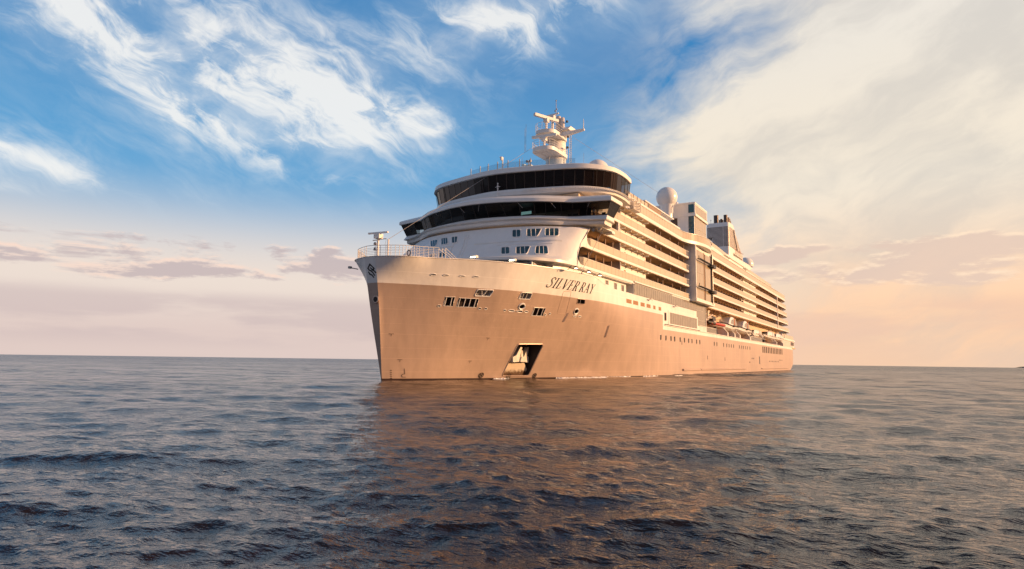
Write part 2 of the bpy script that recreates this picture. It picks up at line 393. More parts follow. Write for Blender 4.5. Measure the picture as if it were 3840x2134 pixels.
# ------------------------------------------------------------------ the ship: hull
ship = empty('cruise_ship', 'huge white cruise ship with silver hull steaming towards the viewer on the open sea', 'cruise ship')
P0 = [(0, .05), (5, 2.9), (10, 4.9), (15, 6.5), (20, 7.9), (30, 10.5), (40, 12.5), (52, 14.1), (65, 14.8), (400, 14.8)]
P1 = [(0, .75), (2.4, 2.9), (5.6, 5.5), (9, 7.8), (12.2, 9.8), (17, 11.7), (22, 12.95), (26, 13.8), (32, 14.6), (38, 14.8), (400, 14.8)]
P2 = [(0, .78), (.7, 2.5), (1.5, 3.7), (2.6, 4.5), (4.1, 5.25), (6, 6.7), (8.3, 8.4), (12.3, 11.0), (15.6, 12.3), (19.5, 13.5), (25, 14.5), (30, 14.8), (400, 14.8)]
def smooth_tab(T):
    # cubic Hermite resampling, so the lines are fair
    xs = np.array([a for a, _ in T]); ys = np.array([b_ for _, b_ in T]); dl = np.diff(ys)/np.diff(xs); mm = np.zeros(len(xs))
    mm[0] = dl[0]*1.15; mm[-1] = 0
    for i in range(1, len(xs)-1): mm[i] = 0 if dl[i-1]*dl[i] <= 0 else 2*dl[i-1]*dl[i]/(dl[i-1]+dl[i])
    uu = np.concatenate([np.arange(0, 70, .25), [400]]); out = []
    for q in uu:
        i = min(max(np.searchsorted(xs, q)-1, 0), len(xs)-2); hh = xs[i+1]-xs[i]; tt = (q-xs[i])/hh
        out.append((2*tt**3-3*tt**2+1)*ys[i]+(tt**3-2*tt**2+tt)*hh*mm[i]+(-2*tt**3+3*tt**2)*ys[i+1]+(tt**3-tt**2)*hh*mm[i+1])
    return uu, np.array(out)
T0, T1, T2 = smooth_tab(P0), smooth_tab(P1), smooth_tab(P2)
def x0(z): return 5.2-.195*z
def ztop(x): return float(np.interp(x, [2.5, 6, 10, 20, 31, 36], [13.6, 13.68, 13.82, 13.9, 13.92, 12.95]))
def xend(z): return 240.-max(0, 4-z)*5
def hb(x, z):
    q = max(x-x0(z), 0)
    a, b_, c = np.interp(q, *T0), np.interp(q, *T1), np.interp(q, *T2)
    d0, d1 = (b_-a)/10.7, (c-b_)/3.0; m1 = 0 if d0*d1 <= 0 else 2*d0*d1/(d0+d1); m0, m2 = d0*.95, d1*1.15
    if z <= 0: v = a+m0*max(z, -2)
    elif z <= 10.7:
        t_ = z/10.7; v = (2*t_**3-3*t_**2+1)*a+(t_**3-2*t_**2+t_)*10.7*m0+(3*t_**2-2*t_**3)*b_+(t_**3-t_**2)*10.7*m1
    else:
        t_ = (z-10.7)/3.0; v = (2*t_**3-3*t_**2+1)*b_+(t_**3-2*t_**2+t_)*3.0*m1+(3*t_**2-2*t_**3)*c+(t_**3-t_**2)*3.0*m2
    v = min(float(v), 14.8)
    if x > 222: v -= 1.2*((x-222)/18)**2
    return v
def htop(x): return 20 if x < 36.01 else 12.95 if x < 84 else 10.05 if x < 92 else 8.9
ZR = [-1.6, -.8, .18, .8, 1.6, 2.4, 3.2, 4.0, 4.8, 5.6, 6.4, 7.2, 7.7, 8.15, 8.5, 8.9, 9.3, 9.7, 10.05, 10.4, 10.72, 11.0, 11.3, 11.6, 11.9, 12.2, 12.5, 12.72, 12.95, 13.3, 99]
US = sorted(set(list(np.arange(0, 3, .25))+list(np.arange(3, 12, .5))+list(np.arange(12, 32, .5))+[33, 34.5, 36, 40, 44, 48, 52, 56, 57.1, 58.2, 62, 68, 74, 80, 84, 88]+list(np.arange(96, 237, 5.0))+[235.99]))
US = [q for q in US if q <= 236]
def hx(q, z):
    f = min(max((40-q)/20, 0), 1); x = x0(z)*f+4*(1-f)+q
    if x > 190: x = 190+(x-190)*(xend(z)-190)/50
    return x
def build_hull():
    bm = bmesh.new()
    def column(side):
        g = []
        for q in US:
            rowv = []
            for z in ZR:
                if z > 50: x = hx(q, 13.65); zz = ztop(x)
                else: zz = z; x = hx(q, z)
                rowv.append(bm.verts.new((x, side*hb(x, zz), zz)))
            g.append(rowv)
        for a, ca in enumerate(zip(g, g[1:])):
            c, n = ca
            for k in range(len(ZR)-1):
                xm = (c[k].co.x+n[k].co.x+c[k+1].co.x+n[k+1].co.x)/4; zm = (c[k].co.z+c[k+1].co.z)/2
                if ZR[k+1] > 50:
                    if xm > 36 or c[k+1].co.z < 12.96 and n[k+1].co.z < 12.96: continue
                elif zm > htop(xm): continue
                f = bm.faces.new((c[k], n[k], n[k+1], c[k+1])); f.smooth = True
                f.material_index = 2 if zm < .18 else 1 if zm > (10.7 if xm < 61.3 else 8.15) else 0
        return g
    gp = column(1); gs = column(-1)
    for k in range(len(ZR)-1):
        if ZR[k] < 8.8:
            f = bm.faces.new((gp[-1][k], gp[-1][k+1], gs[-1][k+1], gs[-1][k])); f.material_index = 1 if ZR[k] >= 8.1 else 0
    return bm
hull_bm = build_hull()
RECESS = []
def cut(poly):
    """cut a convex opening (x, z corners, listed round) out of the port side"""
    xs = [q[0] for q in poly]; zs = [q[1] for q in poly]; cx, cz = sum(xs)/len(xs), sum(zs)/len(zs)
    bb = (min(xs)-.1, max(xs)+.1, min(zs)-.1, max(zs)+.1)
    def near(f):
        if max(v.co.y for v in f.verts) < 1.5: return False
        fx = [v.co.x for v in f.verts]; fz = [v.co.z for v in f.verts]
        return max(fx) > bb[0] and min(fx) < bb[1] and max(fz) > bb[2] and min(fz) < bb[3]
    planes = []
    for a, b_ in zip(poly, poly[1:]+poly[:1]):
        nx, nz = b_[1]-a[1], -(b_[0]-a[0]); L = math.hypot(nx, nz); nx /= L; nz /= L
        if (cx-a[0])*nx+(cz-a[1])*nz > 0: nx, nz = -nx, -nz
        planes.append((a, nx, nz))
        fs = [f for f in hull_bm.faces if near(f)]
        ge = set(e for f in fs for e in f.edges); gv = set(v for f in fs for v in f.verts)
        bmesh.ops.bisect_plane(hull_bm, geom=list(fs)+list(ge)+list(gv), plane_co=(a[0], 0, a[1]), plane_no=(nx, 0, nz), dist=1e-4)
    dead = []
    for f in hull_bm.faces:
        if not near(f): continue
        c = f.calc_center_median()
        if all((c.x-a[0])*nx+(c.z-a[1])*nz < 0 for a, nx, nz in planes): dead.append(f)
    bmesh.ops.delete(hull_bm, geom=dead, context='FACES')
def rrect(c, rad, n=3):
    """corner list (x, z) in order, rounded"""
    out = []; k = len(c)
    for i in range(k):
        p_, q, s_ = Vector(c[i-1]), Vector(c[i]), Vector(c[(i+1) % k])
        a = q+(p_-q).normalized()*min(rad, (p_-q).length*.49); b_ = q+(s_-q).normalized()*min(rad, (s_-q).length*.49)
        for j in range(n+1):
            tt = j/n; v = a*(1-tt)**2+q*2*tt*(1-tt)+b_*tt*tt; out.append((v.x, v.y))
    return out
def oval(cx, cz, rx, rz, n=12): return [(cx+rx*math.cos(k*2*math.pi/n), cz+rz*math.sin(k*2*math.pi/n)) for k in range(n)]
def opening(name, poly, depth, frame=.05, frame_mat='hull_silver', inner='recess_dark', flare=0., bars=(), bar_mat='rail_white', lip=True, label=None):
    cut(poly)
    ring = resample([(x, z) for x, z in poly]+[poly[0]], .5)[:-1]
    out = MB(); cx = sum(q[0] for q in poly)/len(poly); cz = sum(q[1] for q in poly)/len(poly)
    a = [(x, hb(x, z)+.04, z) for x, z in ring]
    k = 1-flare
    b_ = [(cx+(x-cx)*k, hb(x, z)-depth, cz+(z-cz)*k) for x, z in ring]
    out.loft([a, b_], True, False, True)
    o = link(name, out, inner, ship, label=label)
    if lip:
        fr = MB(); fr.tube([(x, hb(x, z)+.02, z) for x, z in ring+[ring[0], ring[1]]], frame, 5)
        link('frame', fr, frame_mat, o, smooth=60)
    for (xa, za, xb, zb, w) in bars:
        q = MB(); q.tube([(xa, hb(xa, za)-.12, za), (xb, hb(xb, zb)-.12, zb)], w, 5); link('post', q, bar_mat, o)
    return o
# anchor pocket
anchor_pocket = opening('anchor_pocket', rrect([(20.1, .43), (20.48, 4.45), (24.97, 4.57), (24.73, .42)], .3), 2.1, .07, label='dark slanted recess for the anchor, low on the bow')
# mooring ports
opening('mooring_port', [(9.42, 8.49), (9.32, 9.51), (10.29, 9.57), (10.39, 8.51)], .9, .03, 'hull_white', bars=[(9.62, 8.5, 9.56, 9.52, .06), (10.2, 8.5, 10.1, 9.52, .06)])
opening('mooring_port', [(10.8, 8.46), (10.72, 9.49), (12.86, 9.52), (12.97, 8.52)], .9, .03, 'hull_white', bars=[(11.05, 8.5, 10.98, 9.5, .06), (11.62, 8.5, 11.55, 9.5, .06), (12.2, 8.5, 12.1, 9.5, .06), (12.78, 8.52, 12.68, 9.52, .06)])
opening('mooring_port', [(20.57, 8.0), (20.51, 8.99), (22.52, 9.05), (22.59, 8.04)], .9, .03, 'hull_white', bars=[(20.8, 8.02, 20.75, 9, .06), (21.6, 8.02, 21.5, 9, .06), (22.4, 8.02, 22.3, 9, .06)])
opening('large_port', rrect([(12.28, 9.81), (12.33, 10.56), (14.06, 10.62), (13.91, 9.85)], .15), .8, .07, 'white_paint', 'grey_metal', bars=[(13.2, 9.83, 12.9, 10.55, .05), (13.2, 9.83, 13.5, 10.55, .05)])
opening('large_port', rrect([(17.54, 9.83), (17.69, 10.62), (19.3, 10.66), (19.24, 9.9)], .18), .8, .05, 'white_paint', 'grey_metal', bars=[(18.2, 9.9, 18.2, 10.6, .04), (18.7, 9.9, 18.7, 10.6, .04)])
opening('large_port', rrect([(28.1, 10.0), (27.9, 10.68), (29.63, 10.68), (29.82, 10.05)], .18), .6, .05, 'hull_silver', 'recess_dark', bars=[(28.95, 10.05, 28.85, 10.66, .03)])
opening('fairlead_ring', oval(18.53, 8.98, .44, .34, 12), .7, .10, 'hull_white', 'recess_dark', .35)
opening('fairlead_ring', oval(28.6, 9.03, .47, .36, 12), .7, .10, 'hull_white', 'recess_dark', .35)
for cx, cz, rx, rz in ((7.5, 11.88, .27, .1), (8.67, 11.91, .28, .09), (10.23, 11.93, .3, .09), (11.63, 11.97, .33, .09), (17.36, 8.38, .5, .12), (18.51, 8.39, .5, .13), (19.52, 8.4, .33, .11), (28.67, 8.4, .4, .1), (29.76, 8.42, .4, .1)):
    opening('mooring_slot', oval(cx, cz, rx, rz, 8), .35, .045, 'white_paint')
for cx, cz in ((9.0, 8.46), (13.36, 8.42), (14.05, 8.42), (16.4, 8.39), (22.96, 8.22), (23.7, 8.4)):
    opening('scupper', oval(cx, cz, .17, .12, 8), .3, .04, 'white_paint')
# scuff of the anchor's hawse ring on the stem
bmesh.ops.remove_doubles(hull_bm, verts=hull_bm.verts, dist=1e-5)
me = bpy.data.meshes.new('hull')
for v in hull_bm.verts: v.co.y = -v.co.y
bmesh.ops.recalc_face_normals(hull_bm, faces=hull_bm.faces)
hull_bm.to_mesh(me); hull_bm.free()
for mm in ('hull_silver', 'hull_white', 'boot_top_shade'): me.materials.append(MT[mm])
me.shade_smooth(); me.set_sharp_from_angle(angle=R(38))
hull = bpy.data.objects.new('hull', me); COL.objects.link(hull); hull.parent = ship
hull['label'] = 'silver lower hull with a white upper band at the bow'

# bulwark cap and foredeck
bw = MB(); rings = []
for side in (1, -1):
    rg = []
    for q in US:
        x = hx(q, 13.65)
        if x > 36: break
        z = ztop(x); y = hb(x, z); y2 = max(y-.28, .2)
        rg.append([(x-.02, side*(y+.03), z-.06), (x-.02, side*(y+.03), z+.03), (x+.1, side*y2, z+.03), (x+.15, side*max(hb(x+.15, 13.1)-.3, .15), 13.1), (x+.3, side*max(hb(x+.3, 12.25)-.35, .1), 12.25)])
    bw.loft(rg)
x = x0(13.6); bw.poly([(x-.05, .8, 13.63), (x-.05, -.8, 13.63), (x+.3, -.8, 13.63), (x+.3, .8, 13.63)])
link('bulwark_rail', bw, 'hull_white', ship, smooth=40)
fd = MB(); top = []
for q in US:
    x = hx(q, 12.3)
    if x > 40: break
    top.append((x+.2, max(hb(x, 12.3)-.15, .3)))
fd.prism(top+[(40, 14.2), (40, -14.2)]+[(x, -y) for x, y in top[::-1]], 12.0, 12.3); link('foredeck', fd, 'deck_grey', ship)

for nm, za, zb, mm in (('stem_plate', .18, 10.72, 'hull_silver'), ('stem_plate', 10.72, 13.6, 'hull_white')):
    q = MB(); q.loft([[(x0(z)-.004, s_*(hb(x0(z), z)+.002), z) for s_ in (1, -1)] for z in np.linspace(za, zb, 14)]); link(nm, q, mm, ship)
q = MB(); q.loft([[(x0(z)-.004, s_*(hb(x0(z), z)+.002), z) for s_ in (1, -1)] for z in (-1.6, .18)]); link('boot_stem_shade', q, 'boot_top_shade', ship)
# portholes and windows in the hull side
def plate(name, poly, m_, off=.012, frame=None, th=.03):
    q = MB(); q.loft([[(x, hb(x, z)-.02, z) for x, z in poly], [(x, hb(x, z)+off, z) for x, z in poly]], True, False, True)
    o = link(name, q, m_, ship)
    if frame:
        f = MB(); f.tube([(x, hb(x, z)+.005, z) for x, z in poly+poly[:2]], frame, 4); link('frame', f, 'hull_white', o)
    return o
for x in (59.98, 62.79, 65.73, 67.99, 71.59, 74.5, 77.48, 79.92, 83.5, 86.0, 98.65, 101.16, 107.99, 111.38, 113.88, 116.45, 119.09, 126.27, 129.18, 131.61, 134.45, 136.96, 140.54):
    plate('porthole', rrect([(x-.36, 6.25), (x-.36, 7.2), (x+.36, 7.2), (x+.36, 6.25)], .28), 'porthole_glass', .03, .03)
for a, b_ in ((43.0, 45.24), (45.95, 48.23), (49.43, 51.4), (52.41, 54.4), (55.85, 57.02), (58.76, 60.14)):
    plate('amber_window', [(a, 11.34), (a, 11.97), (b_, 11.97), (b_, 11.34)], 'amber_window', .02)
plate('tall_window', rrect([(61.85, 9.75), (61.85, 11.22), (63.1, 11.22), (63.1, 9.75)], .2), 'porthole_glass', .02, .07)
for k in range(13):
    x = 161.8+k*(201.1-161.8)/12; plate('vent_slot', [(x-.75, 5.83), (x-.75, 7.72), (x+.75, 7.72), (x+.75, 5.83)], 'porthole_glass', .02)
plate('shell_door', [(154.6, 2.3), (154.6, 4.62), (155.9, 4.62), (155.9, 2.3)], 'porthole_glass', .02, .06)
for x, z in [(173.2+k*3.1, 3.26) for k in range(7)]+[(194.3+k*3, 3.79) for k in range(3)]+[(143.6, 3.89), (146, 3.89), (140, 2.8)]:
    plate('vent_grille', [(x-.6, z-.2), (x-.6, z+.2), (x+.6, z+.2), (x+.6, z-.2)], 'pipe_brown', .01)
for x, z in ((72.8, 6.2), (92.4, 3.6), (109.2, 3.4)): plate('pilot_mark', [(x-.2, z-.4), (x-.2, z+.4), (x+.2, z+.4), (x+.2, z-.4)], 'pipe_brown', .01)
def wedge(name, a, b_, w, hgt):
    q = MB(); q.loft([[(a[0]-w, hb(*a)-.05, a[1]), (a[0], hb(*a)+hgt, a[1]+.1), (a[0]+w, hb(*a)-.05, a[1])], [(b_[0]-w, hb(*b_)-.05, b_[1]), (b_[0], hb(*b_)+hgt, b_[1]), (b_[0]+w, hb(*b_)-.05, b_[1])]], True, True, True)
    return link(name, q, 'hull_silver', ship)
wedge('fender_bar', (27.06, 8.63), (26.81, 7.53), .22, .22); wedge('fender_bar', (37.4, 7.51), (37.45, 5.9), .25, .25)
for xa, xb, za, zb in ((72.87, 85.4, 1.3, .8), (85.9, 133.2, 1.28, .84), (158, 214.5, 1.14, .8)):
    q = MB(); prof = lambda x: [(x, 14.78, za), (x, 15.12, za-.1), (x, 15.12, zb+.12), (x, 14.78, zb)]
    q.loft([prof(xa), prof(xa+.8), prof(xb)], True, True, True); link('rubbing_strake', q, 'hull_silver', ship)
# side door outline
dr = rrect([(25.0, 8.54), (24.57, 11.33), (26.12, 11.43), (26.73, 8.57)], .2)
q = MB(); q.tube([(x, hb(x, z)+.0, z) for x, z in resample(dr+dr[:1], .6)], .03, 4); link('side_door', q, 'hull_silver', ship)
# painted marks: thruster crosses, bulb sign, draught figures
def ribbon(mb, pts, w, f, off=.012):
    """flat painted stroke along (s, t) points mapped onto a surface by f"""
    for a, b_ in zip(pts, pts[1:]):
        dx, dy = b_[0]-a[0], b_[1]-a[1]; L = math.hypot(dx, dy) or 1; n_ = (-dy/L*w/2, dx/L*w/2); e = (dx/L*w*.4, dy/L*w*.4)
        mb.poly([f(a[0]-e[0]+n_[0], a[1]-e[1]+n_[1]), f(b_[0]+e[0]+n_[0], b_[1]+e[1]+n_[1]), f(b_[0]+e[0]-n_[0], b_[1]+e[1]-n_[1]), f(a[0]-e[0]-n_[0], a[1]-e[1]-n_[1])])
onhull = lambda off: (lambda x, z: (x, hb(x, z)+off, z))
for cx, cz, rr in ((16.8, .52, .33), (21.2, .42, .33), (25.8, .45, .3)):
    q = MB(); ribbon(q, [(cx+rr*math.cos(k*math.pi/10), cz+rr*.85*math.sin(k*math.pi/10)) for k in range(21)], .09, onhull(.05))
    for s_ in (1, -1): ribbon(q, [(cx-rr*.65, cz-s_*rr*.55), (cx+rr*.65, cz+s_*rr*.55)], .08, onhull(.06))
    link('thruster_mark', q, 'black_paint', ship)
q = MB(); ribbon(q, [(7.15, 1.28), (7.3, .7), (7.1, .68), (7.0, .5), (7.12, .34), (7.45, .34)], .05, onhull(.05)); link('bulb_mark', q, 'black_paint', ship)
q = MB()
for k in range(5): ribbon(q, [(5.82+k*.04, 1.1-k*.22), (5.9+k*.04, 1.1-k*.22)], .08, onhull(.05))
for x, z in ((5.0, 5.15), (15.5, 5.03), (14.3, 2.25), (6.3, 2.3)):
    ribbon(q, [(x, z), (x+.45, z)], .035, onhull(.05)); ribbon(q, [(x+.25, z), (x+.25, z-.25)], .035, onhull(.05))
link('draught_marks', q, 'black_paint', ship)
# the ship's name, thick and thin italic capitals
K, H_ = .105, .035
GL = {'S': (.62, [([(.55, .80), (.53, .93), (.40, .99), (.24, .97), (.15, .86), (.17, .74), (.30, .60), (.44, .44), (.50, .28), (.45, .12), (.32, .02), (.16, .02), (.05, .10), (.02, .24)], .075)]),
 'I': (.34, [([(.17, .02), (.17, .98)], K), ([(.04, .015), (.30, .015)], H_), ([(.04, .985), (.30, .985)], H_)]),
 'L': (.58, [([(.17, .02), (.17, .98)], K), ([(.04, .985), (.32, .985)], H_), ([(.04, .018), (.52, .018), (.55, .24)], H_)]),
 'V': (.70, [([(.12, .98), (.36, .03)], K), ([(.36, .03), (.60, .98)], H_), ([(.0, .985), (.25, .985)], H_), ([(.5, .985), (.7, .985)], H_)]),
 'E': (.60, [([(.17, .02), (.17, .98)], K), ([(.04, .985), (.52, .985), (.54, .78)], H_), ([(.17, .52), (.40, .52)], H_), ([(.40, .63), (.40, .41)], H_), ([(.04, .018), (.53, .018), (.56, .24)], H_)]),
 'R': (.66, [([(.17, .02), (.17, .98)], K), ([(.04, .985), (.36, .985), (.48, .93)], H_), ([(.47, .93), (.53, .75), (.46, .58)], K*.8), ([(.46, .57), (.34, .50), (.17, .50)], H_), ([(.34, .5), (.45, .28), (.52, .06), (.62, .02)], K*.8), ([(.04, .015), (.30, .015)], H_)]),
 'A': (.70, [([(.36, .98), (.60, .02)], K), ([(.36, .98), (.12, .02)], H_), ([(.2, .34), (.52, .34)], H_), ([(.02, .015), (.24, .015)], H_), ([(.48, .015), (.72, .015)], H_)]),
 'Y': (.68, [([(.12, .98), (.35, .50), (.35, .02)], K), ([(.35, .50), (.58, .98)], H_), ([(.0, .985), (.25, .985)], H_), ([(.48, .985), (.68, .985)], H_), ([(.23, .015), (.47, .015)], H_)]), ' ': (.16, [])}
def lettering(mb, text, f, gap=.06):
    s_ = 0
    tot = sum(GL[c][0]+gap for c in text)
    for c in text:
        for pts, w in GL[c][1]:
            fine = resample(pts, .12) if len(pts) < 4 else pts
            ribbon(mb, [((s_+a)/tot, b_) for a, b_ in fine], 0, lambda *_: None) if False else None
            for a, b_ in zip(fine, fine[1:]):
                dx, dy = b_[0]-a[0], b_[1]-a[1]; L = math.hypot(dx, dy) or 1; n_ = (-dy/L*w/2, dx/L*w/2); e = (dx/L*w*.2, dy/L*w*.2)
                mb.poly([f((s_+u_)/tot, v_) for u_, v_ in ((a[0]-e[0]+n_[0], a[1]-e[1]+n_[1]), (b_[0]+e[0]+n_[0], b_[1]+e[1]+n_[1]), (b_[0]+e[0]-n_[0], b_[1]+e[1]-n_[1]), (a[0]-e[0]-n_[0], a[1]-e[1]-n_[1]))])
        s_ += GL[c][0]+gap
def fname(s_, t_):
    x = 20.95+s_*10.1+t_*.55; z = 11.56+.02*s_+t_*(1.27)
    return (x, hb(x, z)+.05, z)
q = MB(); lettering(q, 'SILVER RAY', fname); link('ship_name', q, 'black_paint', ship, label='black italic lettering SILVER RAY')
# emblem on the stem
q = MB()
def fem(a, b_):
    z = 12.80+(225-b_)*.00715; y = (a-296)*.0072-.0+(b_-320)*.0006
    return (x0(z)-.03, y, z)
for pts in ([(292, 232), (240, 292), (258, 316), (300, 335), (328, 365), (350, 402)], [(292, 232), (362, 298), (330, 325)], [(297, 288), (318, 312), (350, 328), (384, 364)], [(243, 350), (258, 378), (300, 398), (327, 432)]):
    ribbon(q, pts, 22, fem)
link('bow_emblem', q, 'black_paint', ship, label='dark diamond and wave emblem on the stem')
q = MB(); q.lathe((x0(8.9)-.12, .32, 8.9), [(.42, 0), (.46, .06), (.36, .12), (.25, .10), (.2, .14)], 16, 'x')
o = link('stem_hawse', q, 'hull_silver', ship, smooth=40)
q = MB(); q.lathe((x0(8.9)-.13, .32, 8.9), [(.3, 0), (.3, .02)], 16, 'x'); link('hawse_hole', q, 'recess_dark', o)

# ------------------------------------------------------------------ the anchor in its pocket
anchor = empty('anchor', 'pale two-fluked anchor hanging in the dark recess low on the bow', 'anchor', (22.1, 8.6, 1.9))
ya = 8.0
for nm, pts, y0_, y1_ in (('fluke', [(20.57, 2.81), (21.46, 3.04), (22.52, 4.12), (23.0, 4.1), (22.42, 3.06), (22.64, 2.73), (22.27, 2.23), (20.66, 2.16)], ya-.45, ya),
                       ('fluke', [(23.48, 2.9), (24.0, 3.59), (24.4, 4.15), (24.8, 4.2), (24.4, 3.0), (24.7, 2.8), (24.65, 2.14), (23.67, 2.2)], ya-.45, ya),
                       ('crown', [(22.2, 2.23), (22.5, 2.89), (23.53, 2.9), (23.75, 2.2)], ya-.5, ya+.22),
                       ('shank', [(22.84, 2.7), (22.95, 3.7), (23.22, 3.7), (23.4, 2.7)], ya-.6, ya-.1)):
    q = MB(); q.side(pts, y0_, y1_); o = link(nm, q, 'anchor_iron'); o.parent = anchor; o.matrix_parent_inverse = Matrix.Translation(-Vector(anchor.location))
q = MB(); bt = [(20.4, 2.09), (23.9, 2.11), (24.75, 1.25), (24.75, .74), (24.4, .42), (20.25, .46), (20.2, 1.28)]
q.loft([[(x, 5.0, z) for x, z in bt], [(x, 6.0+z*.35+(x-20.2)*.28, z) for x, z in bt]], True, True, True)
mat('bolster_rust', (.60, .52, .40), .6, noise=.4, nscale=.8, streaks=1.6)
t = MT['bolster_rust'].node_tree; p = t.nodes['Principled BSDF']; tcn = t.nodes.new('ShaderNodeTexCoord'); sp = t.nodes.new('ShaderNodeSeparateXYZ'); t.links.new(tcn.outputs['Object'], sp.inputs[0])
rz = NV(t, sp.outputs[2])+(nnoise(t, tcn.outputs['Object'], 2.2, 6, .65)-.5)*1.3
c = nmix(t, rz.ss(1.35, .75), (.60, .51, .39), (.09, .045, .02)); t.links.new(c.o, p.inputs['Base Color'])
link('anchor_bolster', q, 'bolster_rust', ship, label='rust stained plate below the anchor')

# ------------------------------------------------------------------ superstructure front
SA = [(14.6, [(0, 14.7), (4, 15.0), (7.8, 15.9), (10.2, 16.9), (12.2, 18.3), (13.3, 19.8), (14.05, 21), (14.5, 23.0), (14.65, 25.4)]),
      (14.95, [(0, 14.7), (4, 15.0), (7.8, 15.9), (10.2, 16.9), (12.2, 18.3), (13.3, 19.8), (14.05, 21), (14.5, 23.0), (14.68, 25.4)]),
      (15.6, [(0, 18.7), (4, 18.9), (7.5, 19.3), (10.1, 20), (12, 21), (13, 22.2), (13.8, 23.2), (14.4, 24.2), (14.65, 25.4)]),
      (17.8, [(0, 21.1), (4, 21.3), (7.3, 21.75), (10, 22.4), (12, 22.95), (13, 23.6), (13.9, 24.6), (14.4, 25.6), (14.68, 26.5)]),
      (20.3, [(0, 23.2), (4, 23.4), (7, 24.0), (9.2, 24.8), (11.6, 26.2), (13.1, 27.3), (14, 28), (14.4, 28.6), (14.70, 29.6)])]
def fair(T, n=6):
    """Catmull-Rom through a plan table"""
    P_ = [Vector(q) for q in T]; P_ = [P_[0]*2-P_[1] if P_[0].x > .01 else Vector((-P_[1].x, P_[1].y))]+P_+[P_[-1]*2-P_[-2]]; out = []
    for i in range(1, len(P_)-2):
        a, b_, c, e = P_[i-1:i+3]
        for k in range(n):
            t_ = k/n; v = .5*((2*b_)+(c-a)*t_+(2*a-5*b_+4*c-e)*t_*t_+(3*b_-a-3*c+e)*t_**3); out.append((v.x, v.y))
    return out+[tuple(T[-1])]
def mirror(T): return [(-y, x) for y, x in T[::-1]]+[(y, x) for y, x in T[1:]]
def ring(T, z, dx=0., dy=0., n=6):
    return [(x+dx, y+(dy if y > 0 else -dy if y < 0 else 0), z) for y, x in mirror(fair(T, n))]
q = MB(); q.loft([ring(T, z) for z, T in SA])
sup = link('superstructure_front', q, 'white_paint', ship, smooth=30)
from mathutils.bvhtree import BVHTree
sup_bvh = BVHTree.FromPolygons([(x, y, z) for x, y, z in q.v], q.f)
def wxf(y, z):
    h_ = sup_bvh.ray_cast(Vector((0, y, z)), Vector((1, 0, 0)))[0]
    if h_ is not None: return h_.x
    y = abs(y); T = SA[2:]; xs = [np.interp(y, [a for a, _ in t_], [b_ for _, b_ in t_]) for _, t_ in T]
    return float(np.interp(z, [z_ for z_, _ in T], xs))
def front_window(ylo, yhi, z0, z1, ztilt, bars, cutc=0., sh=0.):
    """rounded window on the raking front; sh = sideways shift of the top, cutc = slanted right side"""
    c = rrect([(ylo, z0), (ylo-sh, z1), (yhi-sh, z1+ztilt), (yhi-sh*.0-cutc, z0+ztilt)], .28, 3)
    mp_ = lambda y, z, o_: (wxf(y, z)-o_, y, z)
    a = MB(); rs = resample(c+[c[0]], .4)[:-1]
    cy_, cz_ = sum(v[0] for v in rs)/len(rs), sum(v[1] for v in rs)/len(rs)
    a.loft([[mp_(cy_+(y-cy_)*k, cz_+(z-cz_)*k, .05) for y, z in rs] for k in (1, .75, .5, .25)], True, False, True)
    o = link('window', a, 'teal_window', sup)
    f = MB(); f.tube([mp_(y, z, .05) for y, z in c+c[:2]], .07, 5); link('frame', f, 'white_gloss', o)
    g = MB()
    for k in bars:
        yb = ylo+(yhi-cutc*.6-ylo)*k; yt = yb-sh
        g.tube([mp_(yb, z0+.04, .05), mp_(yt, z1-.04, .05)], .045, 4)
    link('mullion', g, 'white_gloss', o)
for a in ((6.65, 7.83, 18.55, 19.82, 0, (.5,), 0, .6), (8.6, 10.5, 18.55, 19.88, 0, (.36, .72), .5, .64), (10.91, 12.5, 18.58, 19.97, 0, (.33, .67), 0, .72),
          (6.71, 7.89, 15.85, 17.05, 0, (.5,), 0, .74), (8.72, 10.6, 15.77, 17.05, 0, (.36, .72), .5, .72), (11.03, 12.44, 15.76, 17.03, 0, (.33, .67), 0, .5),
          (-6.6, -5.0, 18.25, 19.5, 0, (.36, .72), .4, 1.1), (-4.6, -3.3, 18.35, 19.58, 0, (.33, .67), 0, .9), (-2.7, -1.55, 18.4, 19.58, 0, (.55,), .2, .8),
          (-3.1, -1.9, 16.1, 16.95, 0, (.55,), .25, .65), (-4.9, -3.9, 16.1, 16.88, 0, (.5,), 0, .5)):
    front_window(*a)
# steps, ribs and drains on the front
for (y0_, z0_, y1_, z1_, rr) in ((.3, 16.0, -1.0, 19.6, .07), (.75, 16.0, -.45, 19.6, .05), (-1.5, 16.0, -2.3, 18.4, .06)):
    q = MB(); q.tube([(wxf(y0_+(y1_-y0_)*k/8, z0_+(z1_-z0_)*k/8)-.04, y0_+(y1_-y0_)*k/8, z0_+(z1_-z0_)*k/8) for k in range(9)], rr, 5); link('drain_pipe', q, 'white_gloss', sup)
for ya_, yb_, z in ((1.4, 13.2, 17.92), (1.4, 13.2, 17.78), (-7.5, -2.2, 17.9), (-7.5, -2.2, 17.72), (5.2, 12.4, 17.35), (-1.0, 0.3, 19.0)):
    q = MB(); q.tube([(wxf(ya_+(yb_-ya_)*k/20, z)-.03, ya_+(yb_-ya_)*k/20, z) for k in range(21)], .045, 4); link('ledge', q, 'white_paint', sup)

